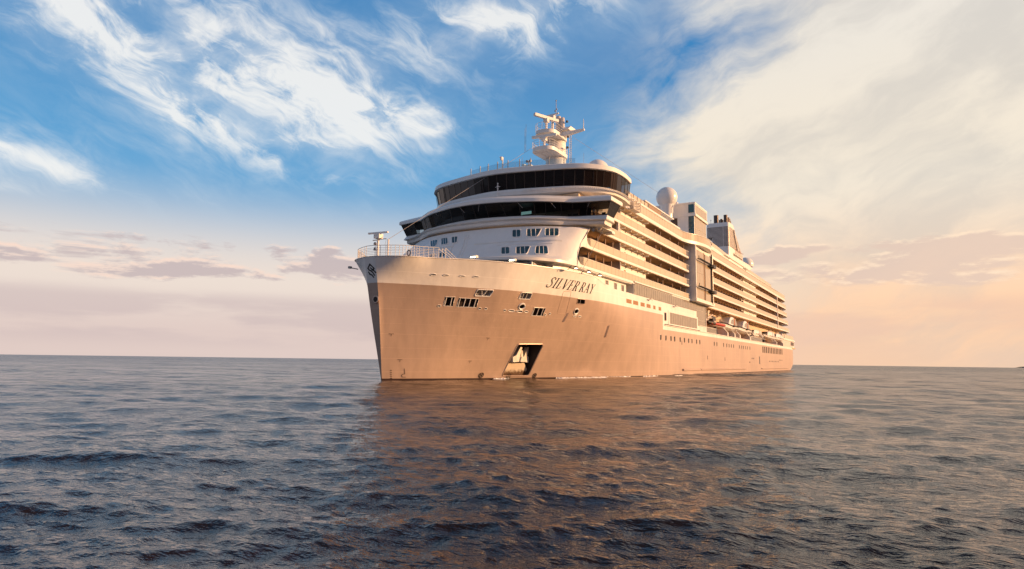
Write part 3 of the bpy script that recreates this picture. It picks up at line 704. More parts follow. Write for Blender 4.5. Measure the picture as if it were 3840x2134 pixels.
# side panels with the rounded ends of the balcony rows
SP = [(25.3, 14.6), (25.3, 15.6), (26.4, 17.8), (28.0, 19.2), (29.5, 20.3), (29.9, 20.9), (31.0, 20.9), (30.9, 20.62), (29.6, 20.3), (29.0, 20.1), (28.6, 19.7), (28.35, 19.2), (28.4, 18.6), (28.8, 18.1), (29.5, 17.86), (31, 17.86), (31, 17.5), (27.4, 17.48), (26.7, 17.4), (26.0, 17.1), (25.6, 16.6), (25.45, 16.0), (25.7, 15.4), (26.3, 15.02), (27.2, 14.98), (27.2, 14.6)]
for s_ in (1,):
    q = MB(); q.side(SP, 14.5, 14.72); link('side_panel', q, 'white_paint', ship)
q = MB(); q.side([(25.4, 14.6), (25.4, 15.6), (26.5, 17.8), (29.6, 20.5), (33, 21), (33, 24), (44, 24), (44, 26.1), (216, 26.1), (216, 14.6)], -14.7, -14.4); link('starboard_side', q, 'white_paint', ship)

# deckhouse core, inset side wall over the hull top, decks
q = MB(); q.box(31, 214, -14.3, 12.3, 12.6, 26.0); link('deckhouse', q, 'cabin_wall', ship)
q = MB(); q.prism([(21.8, 9), (21.8, 12.95), (23.2, 13.4), (25, 13.75), (27, 13.9), (31, 13.9), (31, 9)], 13.5, 14.6); link('inset_wall', q, 'white_paint', ship)
q = MB(); q.prism([(31, 9), (31, 13.9), (45.3, 13.9), (45.3, 9)], 12.9, 14.6); iw = link('inset_wall', q, 'white_paint', ship)
for xa in (37.4, 40.8, 43.8):
    a = MB(); w_ = .62
    c = rrect([(xa-w_, 13.05), (xa-w_, 14.25), (xa+w_, 14.25), (xa+w_, 13.05)], .22)
    a.side(c, 13.86, 13.94); o = link('arched_window', a, 'white_gloss', iw)
    for k in range(3):
        b_ = MB(); b_.box(xa-.5+k*.36, xa-.26+k*.36, 13.93, 13.96, 13.1, 14.15); link('pane', b_, 'pipe_brown', o)
q = MB(); q.box(18.6, 21.7, 6, 11.9, 12.9, 14.55); link('store_wall', q, 'grey_metal', ship)
q = MB(); q.face([q.vert((x+.05, y*.995, 14.62)) for x, y, _ in ring(SA[0][1], 0)]); q.box(25.4, 46, -14, 14.6, 14.5, 14.66); link('deck_underside', q, 'white_paint', ship)
q = MB(); q.tube([(18.5, 11.7, 12.3), (18.5, 11.7, 14.6)], .13, 8); link('pillar', q, 'rail_white', ship)

# glazed promenade box and lower glazing
q = MB(); q.box(46.6, 84.2, 12.9, 14.72, 12.95, 14.9); gb = link('promenade_box', q, 'white_paint', ship)
q = MB(); q.box(46.4, 84.4, 12.9, 14.95, 14.86, 15.06); link('box_roof', q, 'white_paint', gb)
n_ = 32
for k in range(n_):
    xa = 46.75+k*37.3/n_; q = MB(); q.box(xa+.05, xa+37.3/n_-.05, 14.7, 14.78, 13.0, 14.84); link('glass_panel', q, 'wall_glass', gb)
q = MB(); q.box(46.75, 84.1, 14.7, 14.74, 12.96, 14.86); link('mullion', q, 'pipe_brown', gb)
# lower window band with its frame
wb = MB(); wb.box(64.2, 84.6, 14.7, 14.86, 9.1, 9.38); wb.box(64.2, 84.6, 14.7, 14.86, 11.42, 11.75); wb.box(64.2, 65.0, 14.7, 14.86, 9.38, 11.42); wb.box(83.9, 84.6, 14.7, 14.86, 9.38, 11.42)
w_ = link('window_band', wb, 'white_paint', ship)
for k in range(16):
    xa = 65.05+k*18.8/16; q = MB(); q.box(xa+.04, xa+18.8/16-.04, 14.72, 14.83, 9.4, 11.4); link('pane', q, 'wall_glass', w_)
q = MB(); q.box(65, 83.9, 14.72, 14.81, 9.38, 11.42); link('mullion', q, 'porthole_glass', w_)
q = MB(); q.tube([(62, 14.95, 9.12), (86, 14.95, 9.02)], .07, 5)
for k in range(24): q.tube([(62.3+k, 14.8, 9.1), (62.3+k, 15.05, 9.1)], .04, 4)
link('guard_rail', q, 'pipe_brown', ship)
q = MB(); q.box(84.3, 92, 11, 14.6, 8.9, 14.9); lg = link('lower_lobby', q, 'white_paint', ship)
for k in range(7):
    for za, zb in ((10.0, 11.3), (11.36, 13.3), (13.36, 14.7)):
        q = MB(); q.box(84.6+k*1.05, 85.6+k*1.05, 14.6, 14.66, za, zb); link('pane', q, 'wall_glass', lg)

# ------------------------------------------------------------------ navigation bridge
SILL = [(0, 23.75), (2, 23.8), (4.5, 24.3), (6.5, 24.85), (8.4, 25.5), (9.6, 26.2), (11.4, 27.4), (12.6, 28.2), (14.5, 28.75), (17.2, 29.45)]
HEAD = [(0, 22.5), (2, 22.65), (4.2, 23.1), (6.6, 23.95), (8.5, 24.7), (9.9, 25.5), (11.6, 26.7), (12.9, 27.6), (14.9, 28.2), (17.9, 28.9)]
BELLY = [(0, 22.85), (2, 22.9), (4.5, 23.15), (6.5, 23.6), (8.4, 24.2), (9.6, 24.85), (11.4, 26.1), (12.6, 27.1), (14.5, 28.3), (16.9, 29.3)]
def bring(T, z, dx=0, dy=0, xe=32.4, sub=4):
    """bridge outline: the front table, then the wing's end and back"""
    f = fair(T, sub); ye = f[-1][0]+dy
    half = [(y+ (dy if i == len(f)-1 else 0), x+dx) for i, (y, x) in enumerate(f)]+[(ye, xe-.6), (ye-.5, xe)]
    return [(x, y, z) for y, x in mirror(half)]
ebase = [(y*(16.9/14.7 if y > 14.3 else 1), x) for y, x in SA[-1][1]]
EW = [(0, 23.3), (2, 23.35), (4.5, 23.55), (6.5, 24.0), (8.4, 24.6), (9.6, 25.1), (11.4, 26.2), (12.6, 27.2), (14.4, 28.9), (16.6, 29.7)]
bridge = MB()
bridge.loft([bring(EW, 20.55, xe=32), bring(BELLY, 20.7), bring(BELLY, 20.95, -.12), bring(BELLY, 21.2, .02, .05), bring(BELLY, 21.25, -.4, .35, 32.6), bring(BELLY, 21.36, -.4, .35, 32.6), bring(SILL, 21.4, -.5, .1), bring(SILL, 21.98, 0, 0)], False, True)
bo = link('bridge', bridge, 'white_paint', ship, smooth=35, label='wide navigation bridge with dark windows and overhanging wings')
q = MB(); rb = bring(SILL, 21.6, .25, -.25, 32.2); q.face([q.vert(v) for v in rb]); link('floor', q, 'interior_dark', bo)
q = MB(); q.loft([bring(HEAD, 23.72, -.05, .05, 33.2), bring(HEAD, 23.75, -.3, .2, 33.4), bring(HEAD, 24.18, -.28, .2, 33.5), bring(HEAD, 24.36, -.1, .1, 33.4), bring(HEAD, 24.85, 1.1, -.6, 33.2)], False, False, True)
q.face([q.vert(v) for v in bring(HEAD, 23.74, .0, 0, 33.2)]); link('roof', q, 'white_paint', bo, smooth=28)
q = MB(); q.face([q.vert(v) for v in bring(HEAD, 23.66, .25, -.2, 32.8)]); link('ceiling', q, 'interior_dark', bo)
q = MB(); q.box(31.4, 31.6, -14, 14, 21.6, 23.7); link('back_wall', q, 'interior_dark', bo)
# window panes
fs, fh = bring(SILL, 22.0, sub=1), bring(HEAD, 23.73, xe=33, sub=1)
ps, ph = [], []
for a, b_, c, e in zip(fs, fs[1:], fh, fh[1:]):
    k = max(1, round(math.dist(a, b_)/1.7))
    for i in range(k):
        l = lambda p_, q_, t_: tuple(p_[j]+(q_[j]-p_[j])*t_ for j in range(3))
        A_, B_, C_, D_ = l(a, b_, i/k), l(a, b_, (i+1)/k), l(c, e, (i+1)/k), l(c, e, i/k)
        q = MB(); q.poly([A_, B_, C_, D_]); pane = link('window_pane', q, 'bridge_glass', bo)
        q = MB(); q.tube([B_, C_], .045, 4); link('mullion', q, 'dark_metal', bo)
q = MB(); q.tube([(x-.02, y, z) for x, y, z in fs], .05, 4); link('window_sill', q, 'dark_metal', bo)
q = MB(); q.tube([(x-.02, y, z-.03) for x, y, z in fh], .05, 4); link('window_head', q, 'dark_metal', bo)
for (xa, xb, ya_, yb_) in ((25.2, 26.0, -4, 4), (30.2, 30.9, 15.9, 16.8), (30.2, 30.9, -16.8, -15.9), (26.6, 27.3, 5.5, 7.5), (26.6, 27.3, -7.5, -5.5), (29.2, 29.9, 11.2, 13.2)):
    q = MB(); q.box(xa, xb, ya_, yb_, 21.6, 22.35); q.box(xa+.1, xa+.2, ya_+.2, yb_-.2, 22.35, 22.6); link('console', q, 'interior_dark', bo)
q = MB(); q.box(27.2, 27.26, 5.2, 6.8, 22.25, 23.15); link('rear_window_glow', q, 'rear_pane_teal', bo, label='pale teal rear window pane of the bridge with added glow')  # stands for a rear window; its sky light is an added glow
for y in (-11.5, -7.6, -2.2, 1.2, 6.5, 10.5, 15.2):
    xh = np.interp(abs(y), [a for a, _ in HEAD], [b_ for _, b_ in HEAD]); xs_ = np.interp(abs(y), [a for a, _ in SILL], [b_ for _, b_ in SILL])
    q = MB(); q.tube([(xh-.1, y, 23.68), (xh+(xs_-xh)*.5-.07, y+(.55 if y > 0 else -.55)*(1 if int(y*10) % 2 else -1), 22.9)], .03, 4); link('wiper', q, 'grey_metal', bo)
q = MB(); gpts = bring(BELLY, 21.31, -.42, .37, 32.6, sub=6); q.tube(gpts, .05, 4)
gp2 = bring(BELLY, 21.31, -.1, .1, 32.6, sub=6)
for k in range(4, len(gpts)-4, 2): q.tube([gpts[k], (gp2[k][0]+.1, gp2[k][1], 21.31)], .035, 4)
link('gutter_rail', q, 'rail_white', bo)
for y, z, x in ((15.8, 20.35, 30.3), (15.0, 20.2, 30.0), (-14.4, 20.3, 30.0)):
    q = MB(); q.lathe((x, y, z), [(.02, -.3), (.24, -.28), (.26, 0), (.14, .22), (.05, .3)], 12, 'x'); q.tube([(x, y, z), (x, y, z+.45)], .06, 5); link('searchlight', q, 'grey_metal', bo, smooth=50)
q = MB(); q.box(30.0, 34.5, 14.8, 16.3, 20.45, 20.62); q.box(33.2, 34.3, 15.2, 16.4, 20.2, 20.45); link('wing_underside_box', q, 'white_paint', bo)

# officer at the port wing
person = empty('person', 'person in white shirt and dark trousers behind the glass of the right bridge wing', 'person', (30.1, 15.0, 21.61))
def body_mesh(name, joints, edges, m_, parent):
    me = bpy.data.meshes.new(name); me.from_pydata([(x, -y, z) for x, y, z, _ in joints], edges, [])
    o = bpy.data.objects.new(name, me); COL.objects.link(o)
    bpy.context.view_layer.objects.active = o
    md = o.modifiers.new('skin', 'SKIN'); md.use_smooth_shade = True
    for sv, jn in zip(me.skin_vertices[0].data, joints): sv.radius = (jn[3], jn[3]*.85)
    me.skin_vertices[0].data[0].use_root = True
    sd_ = o.modifiers.new('sub', 'SUBSURF'); sd_.levels = 1; sd_.render_levels = 1
    me.materials.append(MT[m_]); o.parent = parent
    return o
body_mesh('body', [(0, 0, .95, .12), (0, 0, 1.15, .13), (0, 0, 1.4, .15), (0, 0, 1.5, .06), (-.02, 0, 1.62, .09), (-.02, 0, 1.72, .085), (0, .09, .9, .09), (0, .1, .5, .065), (0, .1, .08, .045), (-.12, .1, .04, .04), (0, -.09, .9, .09), (0, -.1, .5, .065), (0, -.1, .08, .045), (-.12, -.1, .04, .04),
    (0, .19, 1.42, .06), (-.03, .25, 1.17, .045), (-.2, .2, 1.05, .035), (-.27, .18, 1.04, .03), (0, -.19, 1.42, .06), (.02, -.25, 1.17, .045), (-.12, -.24, .98, .035), (-.18, -.24, .95, .03)],
    [(0, 1), (1, 2), (2, 3), (3, 4), (4, 5), (0, 6), (6, 7), (7, 8), (8, 9), (0, 10), (10, 11), (11, 12), (12, 13), (2, 14), (14, 15), (15, 16), (16, 17), (2, 18), (18, 19), (19, 20), (20, 21)], 'skin', person)
body_mesh('shirt', [(0, 0, 1.0, .15), (0, 0, 1.2, .15), (0, 0, 1.4, .17), (0, .2, 1.42, .075), (-.02, .25, 1.2, .06), (0, -.2, 1.42, .075), (.02, -.25, 1.2, .06)], [(0, 1), (1, 2), (2, 3), (3, 4), (2, 5), (5, 6)], 'shirt_white', person)
body_mesh('trousers', [(0, 0, .98, .14), (0, .09, .88, .11), (0, .1, .5, .085), (0, .1, .12, .065), (0, -.09, .88, .11), (0, -.1, .5, .085), (0, -.1, .12, .065)], [(0, 1), (1, 2), (2, 3), (0, 4), (4, 5), (5, 6)], 'trousers_dark', person)
q = MB(); q.lathe((.0, 0, 1.70), [(.02, .11), (.08, .09), (.105, .03), (.1, -.02), (.05, -.02)], 10); o = link('hair', q, 'hair_dark', None, 60); o.parent = person

# ------------------------------------------------------------------ observation lounge
LB = [(0, 28.4), (2, 28.55), (4, 28.95), (5.9, 29.35), (9.2, 30.2), (11, 30.8), (12.6, 31.6), (13.8, 32.6), (14.83, 33.8), (15.6, 35.4), (15.85, 37), (15.9, 39), (15.6, 42)]
def lring(z, dx=0, dy=0, xe=0, sub=3):
    k = 1+dy/16
    return [(x+dx*(1-min(1, max(0, (x-34)/8))*.7)+(xe if i in (0, 1) else 0), y*k*(1-.055*max(0, -y-5)/11), z) for i, (y, x) in enumerate(mirror(fair([(a, b_) for a, b_ in LB], sub)))]
q = MB(); q.loft([lring(24.7, 2.2, -2.2), lring(26.0, 2.0, -2.0), lring(26.12, .1, -.1), lring(26.15, -.32, .3), lring(26.62, -.45, .42), lring(27.0, -.22, .2), lring(27.0, .1, -.1)])
lo = link('observation_lounge', q, 'white_paint', ship, smooth=30, label='rounded glass observation lounge above the bridge')
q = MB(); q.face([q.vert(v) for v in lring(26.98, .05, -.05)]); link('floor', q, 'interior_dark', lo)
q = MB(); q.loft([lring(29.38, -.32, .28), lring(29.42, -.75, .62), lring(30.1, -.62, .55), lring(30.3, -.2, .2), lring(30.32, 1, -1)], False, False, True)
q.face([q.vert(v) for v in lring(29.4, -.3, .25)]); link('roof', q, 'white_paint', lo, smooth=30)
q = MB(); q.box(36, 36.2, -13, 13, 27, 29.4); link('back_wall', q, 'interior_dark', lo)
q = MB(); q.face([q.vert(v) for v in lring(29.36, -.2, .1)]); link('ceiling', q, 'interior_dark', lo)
ra = lring(27.0, 0, 0, sub=8); rb_ = lring(29.4, -.42, .36, sub=8)
acc = [0]
for a, b_ in zip(ra, ra[1:]): acc.append(acc[-1]+math.dist(a, b_))
npn = round(acc[-1]/1.42); cutp = [np.searchsorted(acc, acc[-1]*k/npn) for k in range(npn+1)]; cutp[-1] = len(ra)-1
for a, b_ in zip(cutp, cutp[1:]):
    A_, B_, C_, D_ = ra[a], ra[b_], rb_[b_], rb_[a]
    q = MB(); q.poly([A_, B_, C_, D_]); link('window_pane', q, 'lounge_glass', lo)
    q = MB(); q.tube([B_, C_], .05, 4); link('mullion', q, 'dark_metal', lo)
q = MB(); q.tube([(x+.01, y, z+.05) for x, y, z in lring(27.0, -.02, .02)], .05, 4); link('window_sill', q, 'dark_metal', lo)
for y, x in ((-3, 31.5), (1.5, 31.2), (4, 31.5), (6.5, 31.8), (-8, 33), (9.5, 33)):
    q = MB(); q.tube([(x, y, 27), (x, y, 27.7)], .1, 6); q.box(x-.5, x+.5, y-.6, y+.6, 27.7, 27.76); q.box(x+.8, x+1.3, y-.4, y+.4, 27, 27.5); q.box(x+1.25, x+1.35, y-.4, y+.4, 27.4, 28.0); link('lounge_furniture', q, 'teak', lo)
gq = lring(26.62, -.9, .85, sub=5); gi = lring(26.62, -.4, .36, sub=5)
q = MB(); q.tube(gq[int(len(gq)*.60):-1], .05, 4)
for k in range(int(len(gq)*.60), len(gq)-1): q.tube([gi[k], gq[k]], .06, 4)
link('gutter_rail', q, 'rail_white', lo)
for k in (int(len(rb_)*.80), int(len(rb_)*.885), int(len(rb_)*.66), int(len(rb_)*.30), int(len(rb_)*.17), int(len(rb_)*.46)):
    A_, B_ = ra[k], rb_[k]; q = MB(); q.tube([(A_[0]-.12, A_[1]*1.01, A_[2]), (B_[0]-.12, B_[1]*1.01, B_[2]+.25)], .045, 4); link('cleaning_track', q, 'dark_metal', lo)
# roof windscreen, posts and lamp pole
rw = lring(30.3, 1.6, -1.6, sub=3); n_ = len(rw); lo_i, hi_i = int(n_*.36), int(n_*.72)
for k in range(lo_i, hi_i, 3):
    a, b_ = rw[k], rw[min(k+3, n_-1)]
    q = MB(); q.poly([a, b_, (b_[0], b_[1], 31.75), (a[0], a[1], 31.75)]); ob = link('windscreen', q, 'clear_glass', lo)
    q = MB(); q.box(a[0]-.05, a[0]+.05, a[1]-.05, a[1]+.05, 30.3, 32.05); link('post', q, 'grey_metal', lo)
q = MB(); q.tube([(29.6, .55, 30.3), (29.6, .55, 32.2)], .13, 6, .09); q.box(29.3, 29.8, .3, .55, 32.0, 32.5); q.tube([(29.6, .55, 32.2), (29.5, .1, 32.55)], .08, 5); link('lamp_pole', q, 'rail_white', lo)
q = MB(); q.box(31, 32, 3.0, 3.5, 30.3, 31.4); q.box(31, 31.8, 3.55, 4.6, 30.3, 31.2); link('roof_locker', q, 'rail_white', lo)
q = MB(); q.tube([(28.9, 5.4, 30.3), (28.9, 5.4, 31.0)], .06, 5); q.box(28.7, 29, 5.0, 5.3, 30.8, 31.1); q.box(28.7, 29, 5.5, 5.8, 30.8, 31.1); link('roof_floodlight', q, 'grey_metal', lo)
q = MB(); q.tube([(27.6, 1.0, 25.0), (27.6, 1.0, 27.9)], .1, 6, .05)
for z, w_ in ((27.9, .12), (27.5, .2), (27.1, .16)): q.lathe((27.6, 1.0, z), [(.05, -.1), (w_, 0), (.05, .1)], 8)
q.tube([(27.6, .6, 27.4), (27.6, 1.4, 27.4)], .04, 4); link('signal_mast', q, 'rail_white', lo)
# window-cleaning gondola on the port end
q = MB()
for x in (41.8, 43.3, 45.0):
    q.tube([(x, 15.6, 25.6), (x, 15.6, 27.0)], .06, 5); q.tube([(x, 16.5, 25.6), (x, 16.5, 27.0)], .06, 5)
for z in (25.6, 26.1, 26.55, 27.0): q.tube([(41.8, 15.6, z), (45, 15.6, z), (45, 16.5, z), (41.8, 16.5, z), (41.8, 15.6, z)], .05, 4)
q.box(41.8, 45, 15.6, 16.5, 25.5, 25.62); q.box(42.3, 43.2, 15.7, 16.3, 25.7, 26.3); q.box(41.2, 42.0, 15.2, 15.9, 27.1, 27.8); q.tube([(41.9, 15.4, 26.6), (42.7, 16, 26.7)], .28, 8)
q.tube([(43.3, 15.6, 27), (43.3, 15.6, 28.2)], .07, 5); q.tube([(43.9, 15.8, 27.2), (44.6, 16.3, 27.3)], .06, 5)
link('cleaning_gondola', q, 'louvre', ship)
q = MB(); q.lathe((45, 9.25, 32.6), [(1.2, -2.3), (1.2, -.4), (1.7, -.2), (1.92, .5), (1.85, 1.1), (1.6, 1.65), (1.15, 2.1), (.6, 2.4), (.05, 2.5)], 28); link('satellite_dome', q, 'white_gloss', ship, smooth=60, label='low white dome on the lounge roof')

# ------------------------------------------------------------------ balcony decks on the port side
ZS = [26.1, 23.22, 20.42, 17.5, 14.62]
def stern_curve(i, y=14.8, dx=0.):
    e = 2.3*i+dx
    return [(205, y), (212+e*.9, y-.03), (216.5+e, y-.45), (219.5+e, y-1.5), (222+e, y-3.3), (224+e, y-6), (225+e, y-10), (225.3+e, 0)]
def deck_plan(i, xs, inner):
    st = stern_curve(i); return xs+st+[(x, -y) for x, y in st[::-1][1:]]+[(inner, -14.6), (inner, 12.0)]
bulge = [(63, 14.75), (73, 14.76), (75.2, 14.9), (77, 15.3), (79.7, 16.3), (81.5, 16.75), (83.3, 17.03), (86.1, 17.17), (88.2, 17.0), (90, 16.65), (91.6, 16.1), (93.0, 15.5), (94.5, 15.05), (96.5, 14.85), (100, 14.8)]
bulge = fair([(a, b_) for a, b_ in bulge], 3)
fore_x = [None, 33.2, 31.3, 28.9, 26.6]
npost = [0]
def balustrade(deck, pts, z0, z1, step, dense=False, first=.0, rail='rail_white'):
    """glass panels between slim posts under a handrail"""
    q = MB(); pp = []; kind = []
    for a, b_ in zip(pts, pts[1:]):
        L = math.dist(a, b_); n_ = max(1, round(L/step)); e = .032/max(L, .1)
        for k in range(n_):
            for t_, kd in ((k/n_, 1), (k/n_+min(e*2, .4/n_), 0)):
                pp.append((a[0]+(b_[0]-a[0])*t_, a[1]+(b_[1]-a[1])*t_)); kind.append(kd)
    pp.append(pts[-1])
    q.wall(pp, z0, z1-.04, .03)
    nq = 4*(len(pp)-1)
    q.mi = [kind[i//4] if i < nq else 0 for i in range(len(q.f))]
    link('balustrade', q, ['rail_glass', 'pipe_brown'], deck)
    q = MB(); q.tube([(x, y, z1) for x, y in pts], .05, 5); link('handrail', q, rail, deck)
div_small = MB(); ndiv = 0
for i, z in enumerate(ZS):
    if i == 0:
        top = [(41.5, 14.75)]+bulge
        q = MB(); st = stern_curve(0)
        q.prism(top+st+[(x, -y) for x, y in st[::-1][1:]]+[(41.5, -14.6)], z, z+.62)
        dk = link('balcony_deck', q, ['white_paint'], ship, smooth=25, label='top deck edge with an outward bulge over the stair tower')
        balustrade(dk, top+[(x, y-.02) for x, y in st], z+.62, z+2.0, 1.45)
        q = MB(); pts = [(x, y, z+2.15) for x, y in ([(44.5, 14.6), (60, 14.6), (73, 14.62)])]
        q.loft([[(x, y-.18, z_-.1), (x, y+.18, z_-.1), (x, y+.18, z_+.16), (x, y-.18, z_+.16)] for x, y, z_ in pts], True, True, True); link('deck_capping', q, 'white_paint', dk)
        q = MB()
        allp = resample([(46, 14.75)]+bulge+[(200, 14.8)], 1.0)
        zig = []
        for x, y in allp: zig += [(x, y+.04, z+1.86), (x+.3, y-.3, z+1.74), (x+.65, y-.3, z+1.76), (x+.8, y+.04, z+1.84)]
        q.tube(zig, .04, 4)
        link('rail_bracket_row', q, 'grey_metal', dk)
        continue
    fx = fore_x[i]
    fe = 79.2 if i < 4 else 80.4
    nose = [(fx, 12.6), (fx, 13.6), (fx+.15, 14.3), (fx+.6, 14.72)]
    q = MB(); q.prism(nose+[(fe, 14.8), (fe, 12.0)], z, z+.38)
    st = stern_curve(i)
    q.prism([(93.5, 14.8)]+st+[(x, -y) for x, y in st[::-1][1:]]+[(205, -14.6), (205, 12), (93.5, 12)], z, z+.38)
    dk = link('balcony_deck', q, 'white_paint', ship)
    pts = nose[1:]+[(60, 14.78), (fe-2.2, 14.78)]
    if i == 2: pts = [(31.5, 13.9), (31.7, 14.4), (32.2, 14.75), (60, 14.78), (fe-2.2, 14.78)]
    balustrade(dk, pts, z+.38, z+1.42, 1.4 if i == 4 else 2.8)
    q = MB(); q.tube([(fe-2.2, 14.78, z+1.42), (fe, 14.78, z+1.42), (fe, 12.6, z+1.42)], .05, 5)
    for k in range(8): q.tube([(fe-2.1+k*.29, 14.78, z+.38), (fe-2.1+k*.29, 14.78, z+1.42)], .02, 4)
    link('end_railing', q, 'rail_white', dk)
    balustrade(dk, [(93.6, 14.78), (205, 14.78)]+[(x, y-.02) for x, y in st[1:]], z+.38, z+1.42, 1.4)
    # cabins behind: ceiling, dividers, doors
    zc = ZS[i-1]-.02
    q = MB(); q.box(fx+1, fe, 12.3, 14.6, zc-.04, zc); q.box(93.6, 212, 12.3, 14.6, zc-.04, zc); link('ceiling', q, 'ceiling_panel', dk)
    fdv = {1: (58.2, 61.2, 66.9, 72.4, 76), 2: (58.5, 61.3, 66.9, 72.45, 76), 3: (32.5, 35.3, 38.2, 55.6, 61.2, 66.8, 72.3, 76), 4: (29.2, 31.8, 34.6, 37.6, 59.35, 62.2, 67.9, 73.4, 77)}[i]
    def divider(mb, x): mb.box(x-.04, x+.04, 12.3, 14.5, z+.38, z+2.05); mb.box(x-.09, x+.09, 14.42, 14.56, z+.38, z+2.35)
    for x in fdv:
        q = MB(); divider(q, x); link('balcony_divider', q, 'divider_brown', ship); ndiv += 1
    x = 98.2
    while x < 205:
        if not 135.5 < x < 159.5:
            if ndiv < 98 and x < 135.5:
                q = MB(); divider(q, x); link('balcony_divider', q, 'divider_brown', ship); ndiv += 1
            else: divider(div_small, x)
        x += 2.8
    for x in np.arange(57, 78, 2.8):
        q = MB(); q.box(x, x+2.0, 12.28, 12.36, z+.4, z+2.35); link('balcony_door', q, 'porthole_glass', ship)
    # flush service wall with its small doors, brackets under the deck above
    q = MB(); q.box(136, 159.3, 12.2, 13.6, z+.38, ZS[i-1]); link('service_wall', q, 'white_paint', ship)
    q = MB(); q.box(41.4, 55.7, 12.2, 13.6, z+.38, ZS[i-1]); ws = link('service_wall', q, 'white_paint', ship)
    for x in (45.6, 148.0, 150.6):
        q = MB(); q.box(x-.35, x+.35, 13.58, 13.64, z+1.0, z+2.1); link('service_door', q, 'amber_window', ws)
    for x in list(np.arange(43.4, 55, 2.8))+list(np.arange(138, 159, 5.6)):
        q = MB(); q.side([(x, ZS[i-1]), (x+.14, ZS[i-1]), (x+.14, ZS[i-1]-.3), (x, ZS[i-1]-.3)], 13.6, 14.5); link('deck_bracket', q, 'white_paint', ship)
    q = MB(); q.box(41.2, 41.45, 12.2, 14.5, z+.38, ZS[i-1]); link('end_screen', q, 'grey_metal', ws)
o = link('far_divider_row', div_small, 'divider_brown', ship, stuff=True)
q = MB(); q.box(40.0, 40.45, 14.4, 14.75, 20.8, 23.2); q.box(38.6, 40, 12.3, 12.6, 20.8, 23.2); link('column', q, 'white_paint', ship)
q = MB(); q.box(193.2, 194.4, 12, 14.9, 14.9, 26.1); link('column', q, 'louvre', ship)
q = MB(); q.box(205, 219, -14, 12.5, 14.9, 26); link('aft_deckhouse', q, 'cabin_wall', ship)
for k in range(3):
    for j, z in enumerate(ZS[1:]):
        q = MB(); q.box(207+k*3, 209.2+k*3, 12.5, 12.6, z+.5, z+2.3); link('stern_door', q, 'porthole_glass', ship)
# windscreen of the upper deck, low lockers
q = MB(); q.wall([(46, 13.6), (57, 13.6)], 28.3, 29.9, .04); o = link('upper_windscreen', q, 'rail_glass', ship)
for x in np.arange(46, 57.5, 1.9):
    a = MB(); a.box(x-.04, x+.04, 13.55, 13.68, 28.3, 29.95); link('post', a, 'grey_metal', o)
q = MB(); q.box(57, 66, 11.5, 13.2, 28.2, 30.4); link('deck_locker', q, 'divider_brown', ship); q = MB(); q.box(56.8, 74, 9, 13.3, 30.4, 30.6); link('canopy_roof', q, 'white_paint', ship)
q = MB(); q.box(44, 200, -12, 11.5, 26.7, 29.0); link('pool_deckhouse', q, 'white_paint', ship)
tw = [(98, 12.8), (120, 12.8)]
q = MB(); q.prism([(96, 9), (96, 13.4), (110, 13.4), (120, 13.0), (200, 12.2), (208, 10.5), (210, 6), (210, -6), (96, -6)], 28.9, 30.0); link('upper_deck', q, 'white_paint', ship)
q = MB(); q.wall([(100, 13.3), (110, 13.3), (120, 12.9), (200, 12.1), (207, 10.4), (209, 7)], 30, 31.0, .04); o = link('upper_windscreen', q, 'rail_glass', ship)

# ------------------------------------------------------------------ stair tower with its glazed shaft
q = MB(); q.box(79.4, 94.2, 10, 15.85, 14.9, 26.1); q.box(79.2, 94.6, 14, 16.1, 14.7, 15.35); st_ = link('stair_tower', q, 'white_paint', ship, label='grey fronted stair tower with a glazed side')
for z in ZS[1:4]:
    q = MB(); q.box(79.25, 79.42, 12.0, 15.9, z+.3, z+.42); link('ledge', q, 'white_paint', st_)
for k, x in enumerate((80.0, 81.2, 82.4, 83.6, 84.8)):
    for za, zb in ((15.5, 18.0), (18.06, 20.6), (20.66, 23.2), (23.26, 25.3)):
        q = MB(); q.box(x, x+1.14, 15.84, 15.92, za, zb); link('glass_panel', q, 'tower_glass', st_)
q = MB(); q.box(79.3, 79.75, 15.7, 16.05, 15.3, 26.1); link('corner_trim', q, 'white_gloss', st_)
q = MB(); q.box(86.2, 87.0, 15.6, 15.9, 15.3, 25.4); link('dark_channel', q, 'divider_brown', st_)
q = MB(); q.box(87.1, 91.5, 15.5, 16.0, 15.3, 25.2); link('shaft_panel', q, 'tower_glass', st_)
q = MB(); q.box(91.6, 93.6, 15.3, 15.87, 15.4, 25.6); link('gap_shade_strip', q, 'pipe_brown', st_)  # solid brown strip; the gap's shade is put in as its colour
q = MB(); q.tube([(92.6, 16.1, 15.0), (92.6, 16.1, 26.0)], .16, 8); link('mast_rail', q, 'dark_metal', st_); q = MB(); q.tube([(93.2, 16.1, 15.0), (93.2, 16.1, 26.0)], .1, 6); link('mast_rail', q, 'rail_white', st_)
for z in (23.3, 17.7):
    q = MB()
    for yy in (16.3, 16.9): q.tube([(79.6, yy, z), (92.6, yy, z)], .06, 5)
    for k in range(14): q.tube([(79.8+k*.98, 16.3, z), (80.2+k*.98, 16.9, z)], .06, 4)
    q.tube([(79.7, 16.6, z), (79.7, 16.6, z+.6)], .09, 5); q.box(91, 93.2, 16.2, 16.9, z-.45, z+.2); q.tube([(89.5, 16.6, z-.1), (92, 16.6, z-.1)], .3, 8)
    link('lift_gantry', q, 'dark_metal', st_)

